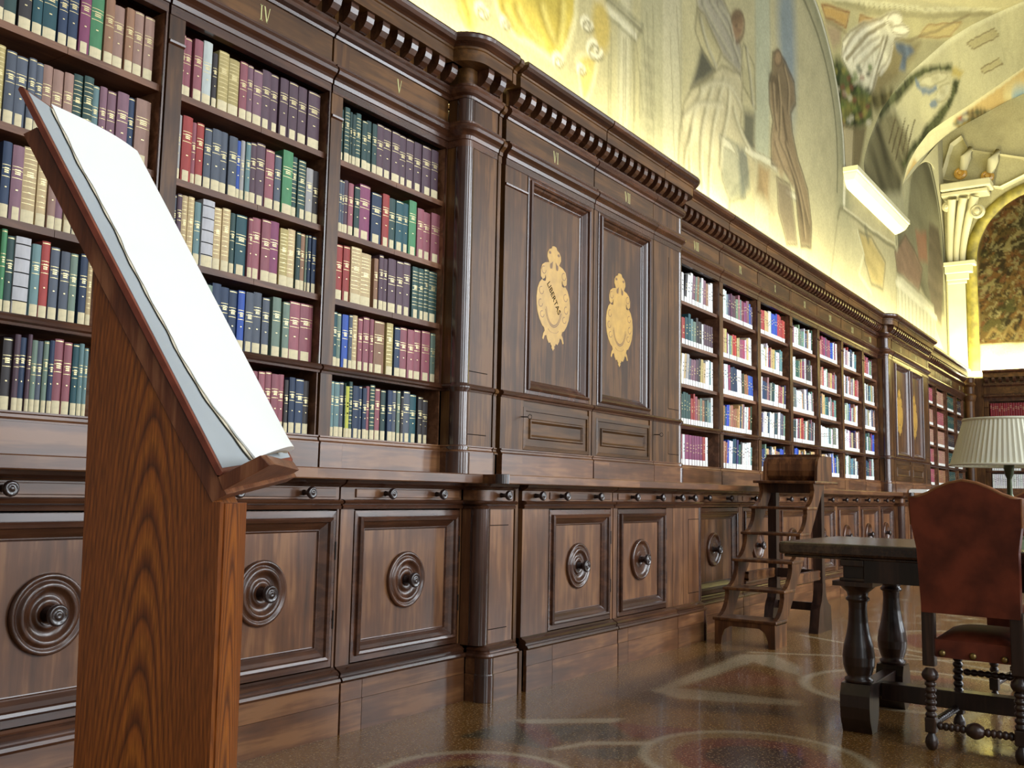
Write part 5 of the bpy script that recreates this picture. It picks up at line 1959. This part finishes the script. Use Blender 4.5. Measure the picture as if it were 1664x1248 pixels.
def page_block(off, n_lo, n_hi, s0, s1, lift):
    mb = MB()
    NS, NV = 60, 16
    top, bot = [], []
    for i in range(NS + 1):
        s = s0 + (s1 - s0) * i / NS
        v0 = vnear(s) + off + .0015 * math.sin(s * 140 + off * 900)
        for j in range(NV + 1):
            t = j / NV
            v = v0 + (.362 - v0) * t
            bulge = lift * math.sin(min(1, t * 1.12) * math.pi * .5)
            q = max(0, 1 - (s - s0) / .22) ** 2
            curl = .016 * q * math.sin(t * math.pi) + .006 * q * (1 - t) * (n_hi - .0345) / .0027
            top.append(DL_(s, n_hi + bulge + curl, v))
            bot.append(DL_(s, n_lo + (bulge + curl) * .6, v))
    n = len(top)
    W = NV + 1
    fs = []
    for i in range(NS):
        for j in range(NV):
            a = i * W + j
            fs.append((a, a + W, a + W + 1, a + 1))
            fs.append((n + a, n + a + 1, n + a + W + 1, n + a + W))
    mb.add(top + bot, fs, True)
    fs = []
    for i in range(NS):
        a = i * W
        fs.append((a, n + a, n + a + W, a + W))
        a = i * W + NV
        fs.append((a, a + W, n + a + W, n + a))
    for j in range(NV):
        fs.append((j, j + 1, n + j + 1, n + j))
        a = NS * W + j
        fs.append((a, n + a, n + a + 1, a + 1))
    mb.add(top + bot, fs)
    return mb


part('page_block', page_block(.006, .0325, .0345, .042, .655, .014), PAGE_E, bk, label='cream page edges')
part('page', page_block(-.004, .0348, .0353, .040, .652, .015), PAGE_E, bk)
part('page', page_block(.006, .0356, .0361, .043, .657, .017), PAGE, bk)
part('page', page_block(-.001, .0364, .0372, .040, .660, .022), PAGE, bk)

# ================================================================== library steps
st = thing('library_steps', 'dark wooden library steps with five treads and boxed top platform by the bookcases', 'steps', (7.0, -.62, 0))
TZ = [.178, .367, .554, .741, .927]
TX = [6.385, 6.56, 6.735, 6.91, 7.085]
YA_, YB_ = -.415, -.835
fxz = lambda u, v, t: (u, t, v)


def stringer():
    pts = [(6.63, .15)]
    pts += [(7.50, 1.06), (7.50, 1.10), (7.26, 1.10)]
    fronts = [(7.26, 1.10)]
    for k in range(4, -1, -1):
        zt = TZ[k]
        zn = (TZ + [1.10])[k + 1] - .018
        xf = TX[k] + .02
        xn = (TX + [7.26])[k + 1] + .03
        for j in range(1, 9):
            t = j / 8
            # concave scallop from under the upper tread down to the front of this tread
            x = xn + (xf - xn) * (1 - math.cos(t * math.pi / 2)) ** .9
            z = zn + (zt - zn) * math.sin(t * math.pi / 2) ** 1.0
            pts.append((x, z))
        pts.append((xf, zt - .02))
    pts.append((TX[0] + .02, .15))
    return pts


for y0_ in (YA_, YB_ + .03):
    part('stringer', MB().prism(stringer(), fxz, y0_ - .03, y0_), WOOD_STEP, st)
for k in range(5):
    mb = MB().box(TX[k], TX[k] + .235, YB_ - .012, YA_ + .012, TZ[k] - .020, TZ[k])
    part('tread', mb, WOOD_STEP, st, bevel=.006)
# bottom step with arched apron and little feet
ap = [(YB_, 0), (YB_, .158), (YA_, .158), (YA_, 0), (YA_ - .045, 0), (YA_ - .05, .05), (YA_ - .07, .10), (YA_ - .11, .125), (YB_ + .11, .125), (YB_ + .07, .10), (YB_ + .05, .05), (YB_ + .045, 0)]
part('apron', MB().prism(ap, lambda u, v, t: (t, u, v), 6.395, 6.42), WOOD_STEP, st)
for y0_ in (YA_, YB_ + .03):
    part('foot', MB().box(6.421, 6.63, y0_ - .03, y0_, .0, .158), WOOD_STEP, st)
# platform and the curved box above it
part('platform', MB().box(7.22, 7.80, YB_ - .03, YA_ + .03, 1.100, 1.120), WOOD_STEP, st, bevel=.006)
sidep = [(7.74, 1.12), (7.74, 1.315), (7.46, 1.315), (7.42, 1.30), (7.385, 1.27), (7.365, 1.22), (7.355, 1.12)]
for y0_ in (YA_, YB_ + .02):
    part('side_cheek', MB().prism(sidep, fxz, y0_ - .02, y0_), WOOD_STEP, st)
mb = MB()
cur = [(7.45 + .0, 1.315), (7.42, 1.29), (7.40, 1.25), (7.395, 1.20), (7.405, 1.16), (7.44, 1.12)]
n = len(cur)
for a, b_ in zip(cur[:-1], cur[1:]):
    mb.prism([(a[0], a[1]), (b_[0], b_[1]), (b_[0] + .02, b_[1]), (a[0] + .02, a[1])], fxz, YB_ + .02, YA_ - .02)
part('curved_back', mb, WOOD_STEP, st)
part('top_rail', MB().box(7.44, 7.47, YB_, YA_, 1.305, 1.325), WOOD_STEP, st)
part('under_apron', MB().box(7.44, 7.46, YB_ + .03, YA_ - .03, 1.03, 1.10), WOOD_STEP, st)
for y0_ in (YA_ - .035, YB_ + .035):
    part('rear_post', MB().box(7.46, 7.53, y0_ - .033, y0_ + .033, .15, 1.10), WOOD_DARK, st)
    ft = [(7.33, 0), (7.35, .06), (7.38, .17), (7.40, .20), (7.43, .23), (7.455, .30), (7.46, .36), (7.53, .36), (7.535, .30), (7.56, .24), (7.60, .205), (7.66, .18), (7.67, .06), (7.68, 0)]
    part('scrolled_foot', MB().prism(ft, fxz, y0_ - .035, y0_ + .035), WOOD_DARK, st)
    mb = MB().box(6.90, 7.47, y0_ - .016, y0_ + .016, .385, .455)
    mb.box(6.90, 7.47, y0_ - .020, y0_ + .020, .440, .450)
    mb.box(6.90, 7.47, y0_ - .020, y0_ + .020, .395, .405)
    part('side_rail', mb, WOOD_STEP, st)
part('rear_rail', MB().box(7.48, 7.51, YB_ + .06, YA_ - .06, .385, .455), WOOD_DARK, st)
part('rear_rail', MB().box(7.48, 7.51, YB_ + .06, YA_ - .06, .15, .21), WOOD_DARK, st)

# ================================================================== refectory table
tb = thing('table', 'heavy dark oak refectory table with baluster legs behind the red chair', 'table', (4.75, -3.0, 0))
X0, X1, Y0, Y1 = 4.36, 5.26, -4.75, -1.56
part('tabletop', MB().box(X0, X1, Y0, Y1, .745, .800), WOOD_TABLE, tb, bevel=.012)
part('tabletop_moulding', MB().box(X0 + .02, X1 - .02, Y0 + .02, Y1 - .02, .732, .746), WOOD_TABLE, tb, bevel=.005)
LEGP = [(.052, .205), (.060, .212), (.060, .222), (.048, .230), (.056, .245), (.066, .280), (.068, .315), (.062, .360), (.050, .410), (.042, .460), (.038, .520), (.040, .550),
        (.050, .556), (.050, .566), (.042, .572), (.046, .590), (.064, .606), (.078, .620)]
for ly in (-1.88, -4.55):
    mb = MB().box(4.40, 5.15, ly - .045, ly + .045, .640, .733)
    mb.box(4.38, 5.19, ly - .055, ly + .055, .640, .655)
    mb.box(4.37, 5.23, ly - .05, ly + .05, .705, .733)
    part('end_apron', mb, WOOD_DARK, tb, bevel=.004)
    for lx in (4.46, 5.07):
        mb = MB().lathe(LEGP, (lx, ly, 0), n=24)
        bl = [(-.040, 0), (-.072, .06), (-.080, .11), (-.078, .16), (-.055, .205), (.055, .205), (.078, .16), (.080, .11), (.072, .06), (.040, 0)]
        mb.prism(bl, lambda u, v, t: (lx + u, t, v), ly - .062, ly + .062)
        mb.box(lx - .085, lx + .085, ly - .085, ly + .085, .620, .640)
        part('leg', mb, WOOD_DARK, tb)
    part('end_stretcher', MB().box(4.46, 5.03, ly - .03, ly + .03, .110, .185), WOOD_DARK, tb, bevel=.004)
part('long_stretcher', MB().box(4.705, 4.785, -4.52, -1.91, .095, .170), WOOD_DARK, tb, bevel=.004)
part('side_apron', MB().box(4.38, 4.41, -4.5, -1.93, .640, .733), WOOD_DARK, tb)
part('side_apron', MB().box(5.08, 5.11, -4.5, -1.93, .640, .733), WOOD_DARK, tb)

# ================================================================== chairs
RLEATHER = plain('worn_red_brown_leather', srgb(104, 46, 28), .55, .4, noise=.38, nscale=9, bump=.2)
TRIM = plain('tan_leather_piping', srgb(134, 84, 46), .5, noise=.2, nscale=30)


def spool(z0, z1, r, n):
    pr = []
    h = (z1 - z0) / n
    for k in range(n):
        for j in range(5):
            t = j / 5
            pr.append((r * (.62 + .38 * math.sin(math.pi * t)), z0 + h * (k + t)))
    pr.append((r * .62, z1))
    return pr


def chair(cx, cy, yaw, label, group=None):
    """origin: floor point midway between the rear legs; the chair looks along yaw"""
    root = thing('dining_chair', label, 'chair', (cx, cy, 0), group)
    c, s = math.cos(yaw), math.sin(yaw)
    XF[0] = lambda p: (cx + p[0] * c - p[1] * s, cy + p[0] * s + p[1] * c, p[2])
    hw = .164
    # back panel, slightly reclined towards the rear
    out = [(.182, .545), (.188, .80), (.203, .895), (.205, 1.006), (.172, 1.008), (.135, 1.022), (.098, 1.043), (.052, 1.063), (0, 1.074)]
    poly = out + [(-a, z) for a, z in out[::-1][1:]]
    lean = lambda z: -.07 * max(0, z - .45) / .6
    f = lambda u, v, t: (t + lean(v), u, v)
    P2('backrest', MB().prism(poly, f, -.022, .022), RLEATHER, root, bevel=.008)
    edge = [(a * 1.0, z + .003) for a, z in poly[2:-2]]
    mb = MB().tube([(lean(z) - .012, a, z) for a, z in edge], .008, 8)
    mb.tube([(lean(z) + .012, a, z) for a, z in edge], .008, 8)
    P2('piping', mb, TRIM, root)
    for y in (hw, -hw):
        mb = MB().box(-.022, .022, y - .024, y + .024, .330, .57)
        mb.lathe([(.016, .322), (.030, .305), (.034, .292), (.028, .278), (.018, .270)], (0, y, 0), n=16)
        mb.lathe(spool(.125, .270, .023, 6), (0, y, 0), n=14)
        mb.box(-.021, .021, y - .021, y + .021, .068, .128)
        mb.lathe([(.012, .07), (.014, .060), (.023, .045), (.026, .028), (.020, .008), (.012, 0)], (0, y, 0), n=16)
        P2('leg', mb, WOOD_DARK, root, bevel=.004)
        fx = .45
        mb = MB().lathe(spool(.125, .375, .022, 9), (fx, y, 0), n=14)
        mb.box(fx - .021, fx + .021, y - .021, y + .021, .068, .128)
        mb.lathe([(.012, .07), (.014, .060), (.023, .045), (.026, .028), (.020, .008), (.012, 0)], (fx, y, 0), n=16)
        P2('leg', mb, WOOD_DARK, root, bevel=.004)
    pr = spool(-.14, -.035, .017, 5) + [(.020, -.030), (.030, -.012), (.033, 0), (.030, .012), (.020, .030)] + spool(.035, .14, .017, 5)
    P2('stretcher', MB().lathe(pr, (0, 0, .098), (0, 1, 0), 14), WOOD_DARK, root)
    for y in (hw, -hw):
        P2('stretcher', MB().lathe(spool(.02, .43, .016, 14), (0, y, .098), (1, 0, 0), 12), WOOD_DARK, root)
    P2('stretcher', MB().lathe(spool(-.14, .14, .016, 10), (.45, 0, .25), (0, 1, 0), 12), WOOD_DARK, root)
    # upholstered seat
    mb = MB()
    NX, NY = 10, 12
    top = []
    for i in range(NX + 1):
        for j in range(NY + 1):
            x = .0 + .48 * i / NX
            y = -.143 - .04 * i / NX + (.286 + .08 * i / NX) * j / NY
            e = (1 - (2 * i / NX - 1) ** 4) * (1 - (2 * j / NY - 1) ** 4)
            top.append((x, y, .438 + .035 * e))
    W = NY + 1
    mb.add(top, [(i * W + j, (i + 1) * W + j, (i + 1) * W + j + 1, i * W + j + 1) for i in range(NX) for j in range(NY)], True)
    bot = [(x, y, .368) for x, y, z in top]
    rim = [j for j in range(W)] + [i * W + NY for i in range(1, NX + 1)] + [NX * W + j for j in range(NY - 1, -1, -1)] + [i * W for i in range(NX - 1, 0, -1)]
    vs = [top[k] for k in rim] + [bot[k] for k in rim]
    n = len(rim)
    mb.add(vs, [(k, (k + 1) % n, n + (k + 1) % n, n + k) for k in range(n)])
    mb.add([bot[k] for k in rim], [tuple(range(n))])
    P2('seat', mb, RLEATHER, root)
    for y in (-.115, 0, .115):
        P2('nail_boss', MB().lathe([(.014, 0), (.013, .005), (.008, .010), (.002, .011)], (-.001, y, .385), (-1, 0, 0), 12), BRASS, root)
    XF[0] = None
    return root


chair(4.31, -2.362, -.06, 'red-brown leather chair with spool-turned legs, its back to us, by the table')
chair(4.32, -2.815, 0.0, 'second red leather chair cut off by the right edge')
chair(5.90, -2.47, math.pi - .08, 'red leather chair on the far side of the table, behind the lamp')

# ================================================================== table lamp
SHADE = plain('pleated_cream_lampshade', srgb(246, 244, 220), .8, .2)
BRONZE = plain('green_bronze', srgb(72, 78, 56), .35, metal=.7)
lx, ly = 4.845, -2.447
lp = thing('table_lamp', 'table lamp with wide pleated cream shade and slim bronze stem', 'lamp', (lx, ly, .80))
mb = MB()
n = 132
vs = []
for r, z, k_ in ((.240, 1.158, 1), (.180, 1.360, 1)):
    for k in range(n):
        a = 2 * math.pi * k / n
        rr = r + (.0020 if k % 2 else -.0020)
        vs.append((lx + rr * math.cos(a), ly + rr * math.sin(a), z))
mb.add(vs, [(k, (k + 1) % n, n + (k + 1) % n, n + k) for k in range(n)])
sh = part('lamp_shade', mb, SHADE, lp)
so = sh.modifiers.new('solid', 'SOLIDIFY')
so.thickness = .002
for r, z in ((.242, 1.158), (.182, 1.360)):
    pts = [(lx + r * math.cos(a), ly + r * math.sin(a), z) for a in np.linspace(0, 2 * math.pi, 49)]
    part('shade_band', MB().tube(pts, .006, 6), SHADE, lp)
part('stem', MB().lathe([(.085, .800), (.085, .832), (.06, .845), (.030, .855), (.018, .88), (.014, .95), (.020, .975), (.030, .99), (.022, 1.01), (.012, 1.03), (.011, 1.10), (.018, 1.12), (.022, 1.15), (.020, 1.20), (.008, 1.21), (.006, 1.37)], (lx, ly, 0), n=20), BRONZE, lp)
mb = MB()
for k in range(3):
    a = 2 * math.pi * k / 3
    mb.tube([(lx, ly, 1.355), (lx + .185 * math.cos(a), ly + .185 * math.sin(a), 1.36)], .003, 6)
part('shade_spider', mb, BRONZE, lp)

# ================================================================== small things on the worktop
pb = thing('open_book', 'small white open book lying on the far worktop, left of the red chair', 'book', (13.9, -.26, 1.08))
mb = MB()
sec = [(-.30, 0), (-.28, .035), (-.16, .050), (-.02, .030), (0, .022), (.02, .030), (.16, .050), (.28, .035), (.30, 0)]
mb.prism(sec, lambda u, v, t: (13.9 + u, t, 1.084 + v), -.37, -.15)
part('page_block', mb, PAGE, pb)
part('cover', MB().box(13.58, 14.22, -.38, -.14, 1.080, 1.085), LEATHER, pb)
